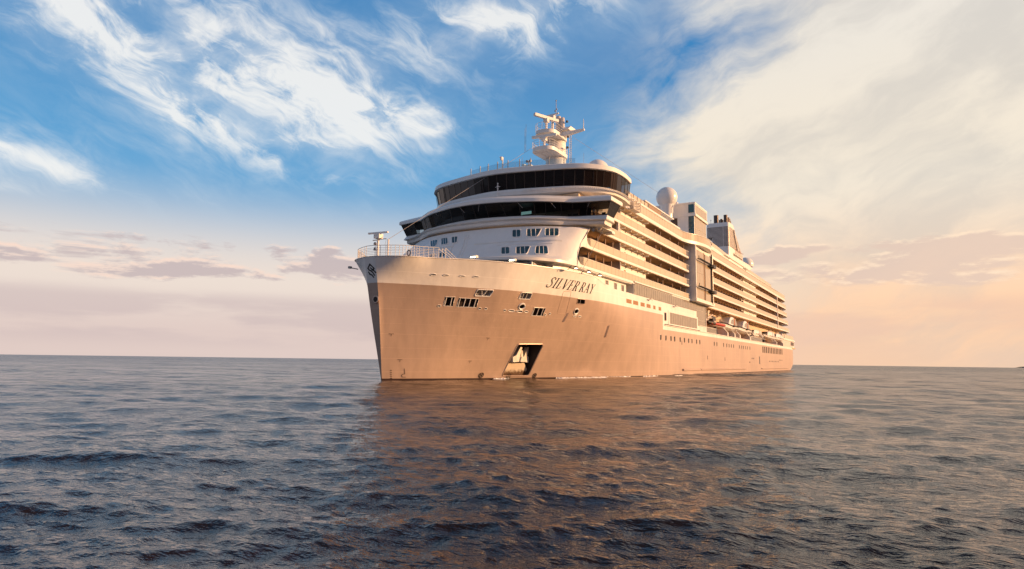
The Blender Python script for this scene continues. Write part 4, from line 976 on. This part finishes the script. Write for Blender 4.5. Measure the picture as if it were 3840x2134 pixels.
# ------------------------------------------------------------------ upper works: block, radome, funnel, mast
q = MB(); q.box(88, 98.2, 6, 13.65, 26.7, 34.1); q.box(88.0, 98.6, 4.5, 13.85, 34.1, 37.0); q.box(87.9, 98.8, 4.4, 14.0, 34.0, 34.5); q.box(87.9, 98.6, 4.4, 13.9, 36.7, 37.05)
q.box(88.6, 89.2, 9.2, 9.9, 37.0, 37.6)
blk = link('lift_house', q, 'white_paint', ship, label='tall white lift house with corner windows')
for z0_, z1_ in ((34.75, 36.55), (31.4, 33.95), (29.6, 31.3)):
    q = MB(); q.box(87.86, 87.96, 12.45, 13.6, z0_, z1_); link('corner_window', q, 'teal_window', blk)
q = MB(); q.box(87.9, 87.97, 8.6, 10.0, 30.9, 33.8); link('door', q, 'pipe_brown', blk)
for z0_, z1_ in ((34.7, 36.5), (31.5, 33.9), (28, 31.4)):
    for k in range(6):
        q = MB(); q.box(88.5+k*1.6, 90.05+k*1.6, (13.86 if z0_ > 34 else 13.66), (13.9 if z0_ > 34 else 13.72), z0_, z1_); link('glass_panel', q, 'tower_glass', blk)
q = MB(); q.lathe((87.9, 11.6, 29.6), [(.1, 0), (.1, .5)], 8); link('bollard_light', q, 'lamp_glow', blk)
q = MB(); n_ = 20
q.lathe((84.5, 8.75, 37.8), [(1.2, -4.5), (1.2, -2.6), (1.45, -1.95), (1.45, -1.75)]+[(2.26*math.sin(a), -2.26*math.cos(a)) for a in np.linspace(.7, math.pi-.02, 18)], 32)
q.tube([(84.2, 10.2, 34.2), (84.2, 10.2, 36)], .1, 5)
link('radome', q, 'white_gloss', ship, smooth=50, label='large white radome on a pedestal')
q = MB(); q.lathe((83.3, 8.6, 34.6), [(.1, 0), (.1, .04)], 8, 'x'); q.lathe((82.3, 8.45, 37.2), [(.08, 0), (.08, .02)], 8, 'x')
# funnel
fb = [(125, 8.6), (126, 7.2), (140, 7.2), (143, 9), (143, 12), (142, 13.2), (126, 13.25), (125, 12.4)]
def fplan(z):
    t_ = (z-30)/10.; xf = 125; xb = 143.5-12.5*max(0, (z-32.5)/7.5); y0_ = 7.2+0*t_; y1_ = 13.2
    wl = 7.2 if z > 36 else 8.6
    c = [(xf, wl), (xf+.0, y1_), (xb, y1_), (xb, wl)]
    return rrect(c, .9, 4)
q = MB(); q.prism(fplan(31)[:], 27, 33.4); fo = link('funnel', q, 'white_paint', ship, smooth=30, label='funnel with horizontal louvres, dark pipes and lettering')
q = MB(); q.loft([[(x, y, z) for x, y in [(cx+(x-cx)*.94, cy+(y-cy)*.94) for x, y in fplan(z) for cx, cy in ((133, 10.2),)]] for z in (33.4, 36, 38.7)], True, True, True); link('funnel_core', q, 'funnel_dark', fo)
q = MB()
for k in range(17):
    z = 33.55+k*.315; pl = fplan(z)
    q.loft([[(x, y, z) for x, y in pl], [(x, y, z+.19) for x, y in pl], [(129+(x-129)*.93, 10.2+(y-10.2)*.93, z+.22) for x, y in pl], [(129+(x-129)*.93, 10.2+(y-10.2)*.93, z+.07) for x, y in pl], [(x, y, z) for x, y in pl]], True)
link('louvres', q, 'louvre', fo, smooth=30)
q = MB(); q.loft([[(x, y, 38.75) for x, y in fplan(38.75)], [(x+.35, y, 39.9) for x, y in fplan(39.9)]], True, True, True); link('funnel_cap', q, 'white_paint', fo, smooth=30)
q = MB(); q.box(124.9, 125.1, 11.6, 11.8, 33.4, 38.7); link('louvre_post', q, 'louvre', fo)
q = MB(); q.side([(130.6, 38.6), (131.2, 38.6), (132.6, 36.6), (135.4, 33.6), (134.8, 33.5), (131.9, 36.4), (131.0, 37.4)], 13.2, 13.5); link('louvre_sweep', q, 'louvre', fo)
for (y, x, rr, h0, h1) in ((9.6, 126.5, .62, 39.8, 42.1), (10.9, 127, .32, 39.8, 41.1), (12.1, 126.5, .5, 39.8, 42.0), (12.3, 128.2, .46, 39.8, 41.6), (12.5, 129.6, .22, 39.8, 41.5), (10.3, 127.4, .16, 39.8, 41.0), (11.4, 126.4, .14, 39.8, 40.7), (12.6, 130.4, .12, 39.8, 41)):
    q = MB(); q.lathe((x, y, 0), [(rr, h0), (rr, h1), (rr*1.06, h1), (rr*1.06, h1+.08), (rr*.8, h1+.08), (rr*.8, h1-.5)], 14); link('exhaust_pipe', q, 'pipe_brown', fo, smooth=50)
q = MB(); q.tube([(125.6, 8.4, 39.9), (125.6, 8.4, 41.0)], .04, 4); q.tube([(125.6, 8.2, 40.8), (125.6, 8.6, 40.8)], .04, 4); link('aerial', q, 'grey_metal', fo)
q = MB()
for k in range(4): q.box(129.5, 141.8, 13.2, 13.28, 31.1+k*.28, 31.23+k*.28)
link('side_grille', q, 'funnel_dark', fo)
q = MB(); lettering(q, 'SILVERSEA', lambda s_, t_: (131.6+s_*10.6, 13.27, 32.3+t_*1.5+s_*.1)); link('funnel_sign', q, 'sign_orange', fo, label='orange lettering SILVERSEA on the funnel side')
q = MB(); q.lathe((164, 10, 33.2), [(1.2, -3), (1.2, -.5), (2.3, -.2), (2.5, .6), (2.3, 1.5), (1.6, 2.4), (.1, 2.9)], 20); link('satellite_dome', q, 'white_gloss', ship, smooth=60, label='small white dome behind the funnel')
q = MB(); q.tube([(143, 12.6, 33), (143, 12.6, 34.2)], .08, 5); q.tube([(142, 12.6, 34.0), (145.5, 12.9, 34.2)], .09, 5); q.box(141.4, 142.4, 12.2, 12.8, 33.5, 34.1); link('aerial', q, 'grey_metal', ship)
q = MB(); q.side([(118, 30), (150, 30), (156, 31.2), (150, 31.6), (128, 31.2)], 10, 13.5); link('funnel_fairing', q, 'white_paint', ship)

# main mast
def mz(y, z): k = 1.0206; return 49.61+(y-49.61)*k, 2.33+(z-2.33)*k
mast = None
q = MB(); rings = []
for z, rx, ry, cx in ((30.2, 2.0, 1.85, 48.4), (36, 1.95, 1.82, 48.4), (38.5, 1.75, 1.65, 48.6), (40.5, 1.6, 1.5, 48.9), (42.3, 1.4, 1.25, 49.2), (42.6, .9, .8, 49.2)):
    rings.append([(cx+rx*math.cos(k*math.pi/10), ry*math.sin(k*math.pi/10), z) for k in range(20)])
q.loft(rings, True, False, True); mast = link('mast', q, 'white_paint', ship, smooth=50, label='white radar mast with two round platforms')
for zb, xf, w_, rh in ((37.5, 42.4, 2.1, 1.15), (40.7, 43.2, 1.95, 1.25)):
    pl = rrect([(xf, -w_), (xf, w_), (50.2, w_*.95), (50.2, -w_*.95)], 2.0, 6)
    q = MB(); q.loft([[(x, y, zb+.05) for x, y in [(47+(x-47)*.93, y*.93) for x, y in pl]], [(x, y, zb) for x, y in pl], [(x, y, zb+.62) for x, y in pl]], True, True, True); pf = link('platform', q, 'white_paint', mast, smooth=30)
    q = MB()
    for h_ in (.35, .7, rh): q.tube([(x, y, zb+.62+h_) for x, y in pl+pl[:1]], .03, 4)
    for k in range(0, len(pl), 2): q.tube([(pl[k][0], pl[k][1], zb+.62), (pl[k][0], pl[k][1], zb+.62+rh)], .035, 4)
    link('railing', q, 'rail_white', pf)
    q = MB()
    for y in (-1, 0, 1): q.tube([(xf+.6, y, zb+.02), (47.5, y*.6, zb+.02)], .07, 4)
    q.tube([(xf+1.6, -1.8, zb+.02), (xf+1.6, 1.8, zb+.02)], .07, 4); link('beam', q, 'white_paint', pf)
def radar(name, c, half, ang, ped, w_=.24, h_=.2):
    q = MB(); q.box(c[0]-.4, c[0]+.4, c[1]-.38, c[1]+.38, c[2]-.85, c[2]-.2); q.tube([(c[0], c[1], ped), (c[0], c[1], c[2]-.8)], .2, 8); o = link(name, q, 'rail_white', mast)
    q = MB(); ca, sa = math.cos(R(ang)), math.sin(R(ang)); e = lambda s_, t_: (c[0]+s_*ca-t_*sa, c[1]+s_*sa+t_*ca)
    rg = []
    for s_ in (-half, half): rg.append([(*e(s_, -w_), c[2]-h_), (*e(s_, w_), c[2]-h_), (*e(s_, w_), c[2]+h_), (*e(s_, -w_), c[2]+h_)])
    q.loft(rg, True, True, True); link('scanner', q, 'white_gloss', o)
radar('radar', (43.4, .3, 40.1), 2.2, 84, 38.1)
radar('radar', (44.6, .05, 43.75), 2.6, 23, 41.2, .26, .24)
radar('radar', (46.6, .25, 44.95), 1.2, 95, 42.4, .12, .1)
q = MB(); y, z = mz(1.2, 47.0); q.tube([(48, y, 42.3), (48, y, z)], .09, 6, .05); q.lathe((48, y, z), [(.1, 0), (.12, .15), (.04, .25)], 6); q.lathe((48, y+.15, z-1.6), [(.1, 0), (.1, .2)], 6); q.lathe((48, y-.2, z-1.9), [(.1, 0), (.1, .3)], 6); link('pole_mast', q, 'grey_metal', mast)
for yy, zz in ((.53, 45.2), (1.27, 44.8)):
    q = MB(); q.lathe((48.4, yy, 41.5), [(.38, 0), (.38, zz-41.6), (.32, zz-41.5), (.1, zz-41.45)], 14); link('satcom_cylinder', q, 'louvre', mast, smooth=50)
q = MB(); a = mz(2.6, 40.9); b_ = mz(6.5, 41.0)
q.loft([[(48+sx_, a[0], a[1]+sz) for sx_, sz in ((-.4, -.55), (.4, -.55), (.4, .25), (-.4, .25))], [(48+sx_, b_[0], b_[1]+sz) for sx_, sz in ((-.18, -.15), (.18, -.15), (.18, .15), (-.18, .15))]], True, True, True)
q.tube([(48, b_[0]-.15, b_[1]), (48, b_[0]-.15, b_[1]+1.9)], .09, 5, .04); link('yardarm', q, 'white_paint', mast)
for yb, zb in ((3.1, 43.0), (3.25, 41.0), (3.3, 40.3), (3.2, 38.4)):
    y, z = mz(yb, zb); q = MB(); q.tube([(48.4, 1.5, z-.15), (48.4, y, z)], .05, 4); q.box(48.2, 48.6, y-.12, y+.16, z, z+.28); link('signal_lamp', q, 'dark_metal', mast)
q = MB()
for sy in (1.85, 2.2): q.tube([(50.1, sy, 33), (50.1, sy, 42)], .04, 4)
for k in range(26): q.tube([(50.1, 1.85, 33.3+k*.33), (50.1, 2.2, 33.3+k*.33)], .03, 4)
link('ladder', q, 'rail_white', mast)
q = MB(); q.loft([rings_ for rings_ in [[(x, y, 42.3) for x, y in ((47.5, 1.2), (50.5, 1.2), (50.5, 2.8), (47.5, 2.8))], [(x, y, 43.1) for x, y in ((48.6, 1.6), (50.5, 1.6), (50.5, 2.8), (48.6, 2.8))]]], True, True, True); link('mast_box', q, 'white_paint', mast)
for (yb, z1) in ((-2.8, 42.2), (-3.0, 41.5)):
    y, z = mz(yb, z1); q = MB(); q.tube([(44, y+.3, 38.2), (44, y+.3, z)], .03, 4); link('whip_aerial', q, 'grey_metal', mast)
for x, y, h_ in ((40, 4.6, 36.5), (42, 5.8, 39), (42, 6.0, 38.5), (46, 6.4, 37), (38, -7.5, 34.5), (36, -1, 33.5), (33, 2, 33.2)):
    q = MB(); q.tube([(x, y, 30.3), (x, y, h_)], .022, 4); link('whip_aerial', q, 'grey_metal', lo)
for a, b_ in (((6.2, -.6, 16.2), (45.5, -2.5, 39.5)), ((48.4, 3.4, 40.9), (100, 9.5, 37.5)), ((32.5, 17.4, 24.2), (26.6, 14.9, 14.4))):
    q = MB(); q.tube([a, b_], .028, 4); link('stay_wire', q, 'grey_metal', ship)

# ------------------------------------------------------------------ bow railing, bow mast, floodlights
q = MB(); pl = []
for sx in (-1, 1):
    half = []
    for k, uu in enumerate(US):
        x = hx(uu, 13.65)
        if x > (7.6 if sx > 0 else 11): break
        half.append((x+.12, sx*(hb(x, 13.4)-.12)))
    pl = (half[::-1] if sx < 0 else pl+half)
for h_ in (.22, .4, .58, .76, .94, 1.22): q.tube([(x, y, ztop(x)+h_) for x, y in pl], .018 if h_ < 1 else .035, 4)
for x, y in resample(pl, 1.15): q.tube([(x, y, ztop(x)), (x, y, ztop(x)+1.22)], .032, 5)
link('bow_railing', q, 'rail_white', ship)
q = MB()
for k in range(3):
    y = 5.9; q.tube([(8.6+k*.01, y-.5*k, 13.5), (8.6, y-.5*k, 15.0)], .05, 5); q.tube([(8.6, y-.5*k, 15.0), (9.9, y-.3*k+.9, 13.7)], .04, 4)
for k in range(7): q.tube([(8.0, 3.6+k*.3, 13.2), (8.0, 3.6+k*.3, 14.5)], .03, 4)
link('stair_railing', q, 'rail_white', ship)
bmx, bmy = 6.6, -2.55
q = MB(); q.tube([(bmx, bmy, 12.3), (bmx, bmy, 16.6)], .2, 8, .13); bm_ = link('bow_mast', q, 'rail_white', ship, smooth=40)
q = MB(); q.box(bmx-.35, bmx+.35, bmy-.4, bmy+.45, 16.5, 17.05); o = link('radar', q, 'rail_white', bm_)
q = MB(); ca, sa = math.cos(R(80)), math.sin(R(80)); q.loft([[(bmx+s_*ca-t_*sa, bmy+s_*sa+t_*ca, 17.2+z_+s_*.02) for t_, z_ in ((-.12, -.09), (.12, -.09), (.12, .09), (-.12, .09))] for s_ in (-1.35, 1.3)], True, True, True); q.tube([(bmx, bmy, 17), (bmx, bmy, 17.2)], .1, 6); link('scanner', q, 'white_gloss', o)
q = MB(); q.tube([(bmx, bmy-.8, 16.35), (bmx, bmy+.3, 16.35)], .06, 5); q.tube([(bmx, bmy+.2, 16.4), (bmx, bmy+1.3, 16.4)], .05, 5); q.tube([(bmx, bmy+1.25, 16.4), (bmx, bmy+1.1, 15.6)], .02, 4); q.lathe((bmx, bmy-.45, 15.9), [(.17, -.1), (.2, 0), (.12, .2)], 10); link('lamp_bracket', q, 'grey_metal', bm_)
q = MB(); q.lathe((bmx, bmy-.45, 15.15), [(.2, 0), (.17, .08), (.11, .3), (.04, .38)], 10); link('ship_bell', q, 'pipe_brown', bm_)
q = MB(); q.tube([(6.2, -.6, 12.3), (6.2, -.6, 16.2)], .11, 6); link('bow_post', q, 'rail_white', ship)
q = MB(); q.box(4.2, 5.6, -1.6, .6, 12.3, 13.75); q.lathe((7.5, 2.5, 12.3), [(.5, 0), (.5, 1.5), (.6, 1.6), (.6, 1.75)], 12); link('mooring_winch', q, 'rail_white', ship)
q = MB(); q.tube([(4.9, -3.9, 12.7), (4.3, -4.6, 12.85)], .06, 5); q.box(4.1, 4.45, -4.75, -4.45, 12.75, 13.0); link('stem_roller', q, 'grey_metal', ship)
q = MB()
rgp = [(4.6+.25*math.cos(k*math.pi/8), 4.55+.25*math.sin(k*math.pi/8)*.6, 14.0+.35*math.sin(k*math.pi/8)) for k in range(17)]
q.tube([(3.75+.0, 4.5+.22*math.cos(k*math.pi/8), 13.85+.3*math.sin(k*math.pi/8)) for k in range(17)], .06, 5)
lb_ = link('lifebuoy', q, 'dark_metal', None); tag(lb_, 'dark ring lifebuoy hanging on the bow railing', 'lifebuoy')
def floodlight(x, y, z, s_=1.0, facing=1):
    q = MB(); q.tube([(x, y, z-.55), (x, y, z-.1)], .04, 5); q.box(x-.28*s_, x+.28*s_, y-.5*s_, y+.5*s_, z-.16, z+.12); o = link('floodlight', q, 'rail_white', ship)
    q = MB()
    for k in (-1, 0, 1): q.box(x-.31*s_, x-.27*s_, y+k*.3*s_-.11*s_, y+k*.3*s_+.11*s_, z-.16, z-.02)
    link('lamp', q, 'lamp_glow', o)
floodlight(11.3, 8.0, 14.3, .85); floodlight(15.4, 10.8, 14.3, .8)
for x in (22.6, 26.6, 30.4):
    z = ztop(x); q = MB(); q.tube([(x, 14.6, z-.1), (x+.1, 15.0, z+.25), (x+.9, 15.35, z+.32)], .05, 5); q.box(x+.7, x+1.25, 15.2, 15.5, z+.18, z+.4); o = link('name_light', q, 'pipe_brown', ship)
    q = MB(); q.box(x+.75, x+1.2, 15.22, 15.48, z+.14, z+.178); link('lamp', q, 'lamp_glow', o)
for x in (53, 67.5):
    q = MB(); q.tube([(x, 14.75, 12.6), (x, 15.3, 12.75)], .05, 4); q.box(x-.2, x+1.1, 15.2, 15.4, 12.65, 12.85); link('side_lamp', q, 'louvre', ship)

# ------------------------------------------------------------------ lifeboat deck
q = MB(); q.box(92, 240, -14, 14.6, 8.6, 8.92); link('boat_deck', q, 'boat_deck_orange', ship)
q = MB(); q.box(92, 206, 9.9, 10.2, 8.9, 14.6); link('boat_deck_wall', q, 'boat_deck_orange', ship)
q = MB(); q.box(92, 206, 10, 14.7, 14.52, 14.6)
for x in np.arange(94, 205, 4): q.box(x, x+.25, 10, 14.5, 14.3, 14.52)
for y in (11.5, 13): q.box(93, 205, y, y+.2, 14.25, 14.5)
link('boat_deck_ceiling', q, 'ceiling_panel', ship)
q = MB(); q.box(91.9, 92.2, 10, 14.75, 8.9, 14.9); link('recess_edge', q, 'white_gloss', ship)
for xa, xb, nn in ((86.2, 101, 15), (143, 161, 12)):
    q = MB(); q.box(xa, xb, 14.66, 14.72, 8.95, 10.15); pn = link('panel_railing', q, 'wall_glass', ship)
    q = MB()
    for k in range(nn+1): x = xa+(xb-xa)*k/nn; q.box(x-.06, x+.06, 14.64, 14.8, 8.95, 10.18)
    q.box(xa, xb, 14.64, 14.8, 10.12, 10.22); link('post', q, 'rail_white', pn)
q = MB(); q.tube([(62, 14.9, 8.95)]+[(x, 14.92, 8.93) for x in range(86, 206, 10)], .09, 5); link('deck_edge_rail', q, 'hull_white', ship)
for k in range(3):
    q = MB(); q.box(152.6+k*2.9, 154.6+k*2.9, 10.8, 12.2, 8.9, 14.3); link('locker', q, 'white_paint', ship)
q = MB(); q.box(205, 239.8, -13.5, 14.2, 8.9, 12.0); q.box(205, 240.2, -13.8, 14.5, 11.5, 12.1); so_ = link('stern_house', q, 'white_paint', ship)
q = MB(); q.box(206, 236, 14.2, 14.28, 9.1, 11.4); link('stern_panel', q, 'louvre', so_); q = MB(); q.box(229, 238, 14.25, 14.34, 9.8, 11.2); link('stern_opening', q, 'pipe_brown', so_)
q = MB(); q.wall([(207, 14.3), (238, 14.2), (239.8, 10), (239.8, -10)], 12.1, 13.6, .04); link('windscreen', q, 'rail_glass', so_)
for x, z1_ in ((206, 13.6), (212, 13.9)):
    q = MB(); q.box(x, x+2.5, 12, 14.4, 12, z1_); link('stern_locker', q, 'louvre', so_)
for x in (222, 226): q = MB(); q.tube([(x, 13, 12), (x, 13, 14.8)], .2, 6); link('pillar', q, 'dark_metal', so_)
for x in (112.6, 120.8, 127.2, 141.2, 189.2, 204.6):
    q = MB()
    q.loft([[(x+a, y, z) for y, z in ((14.75, 8.92), (14.75, 9.8), (13.5, 11.2), (11.6, 11.5), (11.6, 8.92))] for a in (-.4, .4)], True, True, True)
    dv = link('davit', q, 'white_paint', ship)
    q = MB(); q.loft([[(x+a, y, z) for y, z in ((14.74, 8.95), (14.92, 8.95), (14.92, 9.85), (13.56, 11.38), (13.42, 11.25), (14.74, 9.78))] for a in (-.5, .5)], True, True, True); link('flange', q, 'white_gloss', dv)
    q = MB(); q.tube([(x, 11.2, 10.5), (x, 11.6, 13.2), (x, 13.2, 14.2)], .22, 6); q.tube([(x, 13.2, 14.2), (x, 13.6, 12.6)], .05, 4); link('arm', q, 'white_paint', dv)
for x in (149.5, 163.0, 165.2, 180):
    q = MB(); q.loft([[(x+a+dx, y, z) for dx, y, z in ((0, 11.0, 14.4), (0, 11.5, 14.4), (4, 14.5, 10.0), (4, 14.0, 9.9))] for a in (-.3, .3)], True, True, True); link('boom', q, 'white_paint', ship)
for x in (103, 167.8, 147):
    q = MB(); q.box(x-.8, x+.8, 13.6, 14.5, 8.9, 9.6); q.lathe((x, 14.0, 10.0), [(.45, -.7), (.45, .7)], 10, 'x'); q.box(x-.3, x+.4, 13.8, 14.4, 10.2, 10.7); q.tube([(x, 14.5, 9.9), (x-1.4, 14.9, 9.0)], .05, 4); link('winch', q, 'dark_metal', ship)
q = MB(); q.tube([(96, 11, 9), (98.5, 13.2, 12.4), (99.2, 13.6, 14.2)], .38, 8); q.tube([(98.4, 13.2, 12.4), (103.6, 13.4, 13.6)], .22, 6); q.tube([(98.4, 13.2, 12.6), (104, 13.4, 12.9), (105.4, 13.6, 11.6)], .16, 6); q.tube([(100, 12.5, 11.5), (102, 13, 12.8)], .2, 6); link('crane', q, 'louvre', ship, smooth=50)
q = MB(); q.box(103.2, 106.0, 12.6, 13.6, 12.2, 13.3); link('crane_cabinet', q, 'dark_metal', ship)
def boat_hull(x0_, x1_, yc, hw, zk, zg, n=14):
    """plan fair to a pointed bow at x0_, transom at x1_"""
    rings = []
    for k in range(n+1):
        s_ = k/n; x = x0_+(x1_-x0_)*s_; w_ = hw*min(1, (1-(1-min(s_/.42, 1))**2)**.6+.04); up = .55*(1-min(s_/.35, 1))**1.5; lift = (zg-zk)*.75*(1-min(s_/.3, 1))**2
        rings.append([(x, yc-w_, zg+up), (x, yc-w_*.92, zk+(zg-zk)*.45+lift*.6), (x, yc-w_*.45, zk+.12+lift), (x, yc, zk+lift), (x, yc+w_*.45, zk+.12+lift), (x, yc+w_*.92, zk+(zg-zk)*.45+lift*.6), (x, yc+w_, zg+up)])
    return rings
def tender(x0_, label, copy=False):
    L = 13.6; yc, hw, zk, zg = 13.35, 1.75, 10.35, 11.85
    t_ = empty('tender_boat', label, 'boat', (x0_+L/2, yc, zk), 'tenders hung on the boat deck')
    def add(nm, mb, mm, par, smooth=None):
        o = link(nm, mb, mm, None, smooth); o.parent = par
        if par == t_: o.matrix_parent_inverse = Matrix.Translation(-Vector(t_.location))
        return o
    x1_ = x0_+L
    q = MB(); rg = boat_hull(x0_, x1_, yc, hw, zk, zg); q.loft(rg, True, True, True); hl = add('hull', q, 'white_gloss', t_, 35)
    q = MB(); q.tube([(g[6][0], g[6][1]+.06, g[6][2]-.1) for g in rg], .13, 6); add('fender', q, 'rubber_black', hl)
    for zz in (10.9, 11.35):
        q = MB(); q.box(x1_-4.6, x1_-1, yc+hw*.97, yc+hw+.03, zz-.3, zz-.18); add('vent', q, 'rubber_black', hl)
    prof = [(x0_+3.6, 11.8), (x0_+4.2, 12.4), (x0_+5.4, 13.5), (x0_+6.8, 14.0), (x0_+9.4, 14.05), (x0_+11.2, 13.75), (x0_+12.6, 12.6), (x0_+12.9, 11.8)]
    rings = []
    for k, s_ in ((-1, .86), (-.8, 1), (.8, 1), (1, .86)):
        cxm = x0_+8.3; rings.append([(cxm+(x-cxm)*s_, yc+k*1.55, 11.8+(z-11.8)*s_) for x, z in prof])
    q = MB(); q.loft(rings, True, True, True); cb = add('cabin', q, 'white_gloss', t_, 40)
    for c in (rrect([(x0_+5.0, 12.35), (x0_+5.9, 13.25), (x0_+6.9, 13.45), (x0_+6.7, 12.2)], .3), [(x0_+7.2, 12.2), (x0_+7.3, 13.5), (x0_+8.6, 13.55), (x0_+8.6, 12.2)], [(x0_+9.6, 11.95), (x0_+9.6, 13.5), (x0_+11, 13.3), (x0_+12, 12.3), (x0_+12, 11.95)]):
        q = MB(); q.loft([[(x, yc+1.35, z) for x, z in c], [(x, yc+1.62, 11.8+(z-11.8)*.97) for x, z in c]], True, False, True); add('cabin_window', q, 'wall_glass', cb)
    q = MB(); q.box(x0_+8.75, x0_+9.2, yc+1.3, yc+1.66, 11.85, 13.9); add('door_pillar', q, 'sign_orange', cb)
    q = MB(); q.lathe((x0_+6.9, yc+hw+.15, 11.7), [(.1, -.8), (.28, -.4), (.28, .4), (.1, .8)], 8, 'x'); add('hanging_fender', q, 'rubber_black', hl)
    return t_
t1 = tender(111.2, 'white tender boat with curved windows hung nearest the orange rescue boat')
def copy_tree(o, parent, loc=None):
    c = o.copy(); COL.objects.link(c); c.parent = parent
    if parent: c.matrix_parent_inverse = o.matrix_parent_inverse
    for ch in list(o.children): copy_tree(ch, c)
    return c
t2 = copy_tree(t1, None); t2.location.x += 17.0; t2['label'] = 'white tender boat with curved windows hung beside the striped white lockers'
rescue = empty('rescue_boat', 'red-orange inflatable rescue boat under the crane beside the glass tower', 'boat', (103, 13.6, 11.0))
def radd(nm, mb, mm, sm=None):
    o = link(nm, mb, mm, None, sm); o.parent = rescue; o.matrix_parent_inverse = Matrix.Translation(-Vector(rescue.location)); return o
q = MB(); q.tube([(96.6, 13.9, 11.55), (97.4, 14.5, 11.4), (99.5, 14.75, 11.3), (109.5, 14.75, 11.4)], .32, 8); q.tube([(96.6, 13.9, 11.55), (97.4, 12.9, 11.4), (99.5, 12.7, 11.3), (109.5, 12.7, 11.4)], .32, 8); radd('collar', q, 'orange_paint', 50)
q = MB(); q.loft(boat_hull(96.8, 109, 13.7, 1.0, 10.5, 11.3), True, True, True); radd('hull', q, 'hull_silver', 35)
q = MB(); q.tube([(96.5, 13.95, 11.55), (97.2, 14.45, 11.45), (99.6, 14.78, 11.33)], .35, 8); radd('bow_cover', q, 'rubber_black', 50)
q = MB(); q.box(102, 104, 13.2, 14.2, 11.2, 12.0); q.tube([(106.5, 12.9, 11.4), (106.5, 12.9, 12.6), (106.5, 14.5, 12.6), (106.5, 14.5, 11.4)], .08, 5); radd('console', q, 'louvre')
def lifeboat(x0_, L, label, yc=13.2):
    t_ = empty('lifeboat', label, 'lifeboat', (x0_+L/2, yc, 10.4), 'enclosed lifeboats at the stern end')
    def add(nm, mb, mm, par, smooth=None):
        o = link(nm, mb, mm, None, smooth); o.parent = par
        if par == t_: o.matrix_parent_inverse = Matrix.Translation(-Vector(t_.location))
        return o
    q = MB(); rg = boat_hull(x0_, x0_+L, yc, 1.7, 10.35, 11.6); q.loft(rg, True, True, True); hl = add('hull', q, 'white_gloss', t_, 35)
    q = MB(); q.tube([(g[6][0], g[6][1]+.03, g[6][2]-.05) for g in rg], .09, 5); add('fender', q, 'pipe_brown', hl)
    prof = [(.06, 11.6), (.12, 12.6), (.25, 13.1), (.8, 13.15), (.94, 12.6), (.97, 11.6)]
    q = MB(); q.loft([[(x0_+L*(.5+(x-.5)*s_), yc+k, 11.6+(z-11.6)*s_) for x, z in prof] for k, s_ in ((-1.5, .8), (-1.1, 1), (1.1, 1), (1.5, .8))], True, True, True); cb = add('canopy', q, 'white_gloss', t_, 40)
    q = MB(); q.box(x0_+L*.085, x0_+L*.12, yc-1.0, yc+1.0, 12.35, 12.75); add('wheelhouse_window', q, 'porthole_glass', cb)
    for k in range(4): q = MB(); q.box(x0_+L*(.3+.15*k), x0_+L*(.38+.15*k), yc+1.2, yc+1.48, 12.2, 12.5); add('cabin_window', q, 'porthole_glass', cb)
    q = MB(); q.box(x0_+L*.55, x0_+L*.6, yc+1.15, yc+1.5, 11.65, 12.9); add('door', q, 'sign_orange', cb)
    return t_
l1 = lifeboat(173, 15, 'larger white enclosed lifeboat between the slanting booms and the stern lifeboat')
l2 = copy_tree(l1, None); l2.location.x += 17.5; l2['label'] = 'sternmost white enclosed lifeboat, last in the row beside the grey stern house'
l3 = copy_tree(l1, None); l3.location.x -= 15.0; l3.location.y += 1.6; l3['label'] = 'white lifeboat half hidden behind the slanting booms'

# ------------------------------------------------------------------ foam along the waterline
q = MB(); rnd = random.Random(4)
def foam_strip(xa, xb, off, w0, n):
    pts = []
    for k in range(n+1):
        x = xa+(xb-xa)*k/n; w_ = w0*(.25+rnd.random())*math.sin(math.pi*(k+.5)/(n+1)); y = hb(x, .1)+off+.25*rnd.random()
        pts.append([(x, y-.05, .02), (x, y+w_*.4, .10+.12*rnd.random()), (x, y+w_, .02)])
    q.loft(pts)
    for k in range(n): 
        x = xa+(xb-xa)*rnd.random(); y = hb(x, .1)+off+w0*(.6+1.6*rnd.random()); w_ = .05+.09*rnd.random(); q.lathe((x, y, .01), [(w_*2, 0), (w_*1.2, .05), (.01, .07)], 6)
for a in ((30, 35, .12, .35, 30), (34, 39, .25, .5, 34), (39, 43.5, .15, .42, 30), (43, 48, .3, .3, 30), (18.8, 21.5, .1, .16, 20), (52, 58, .5, .22, 30), (63, 69, 1.6, .18, 24)): foam_strip(*a)
fo_ = link('foam', q, 'foam', None, 40); fo_['kind'] = 'stuff'; fo_['label'] = 'thin white foam breaking along the ship waterline'
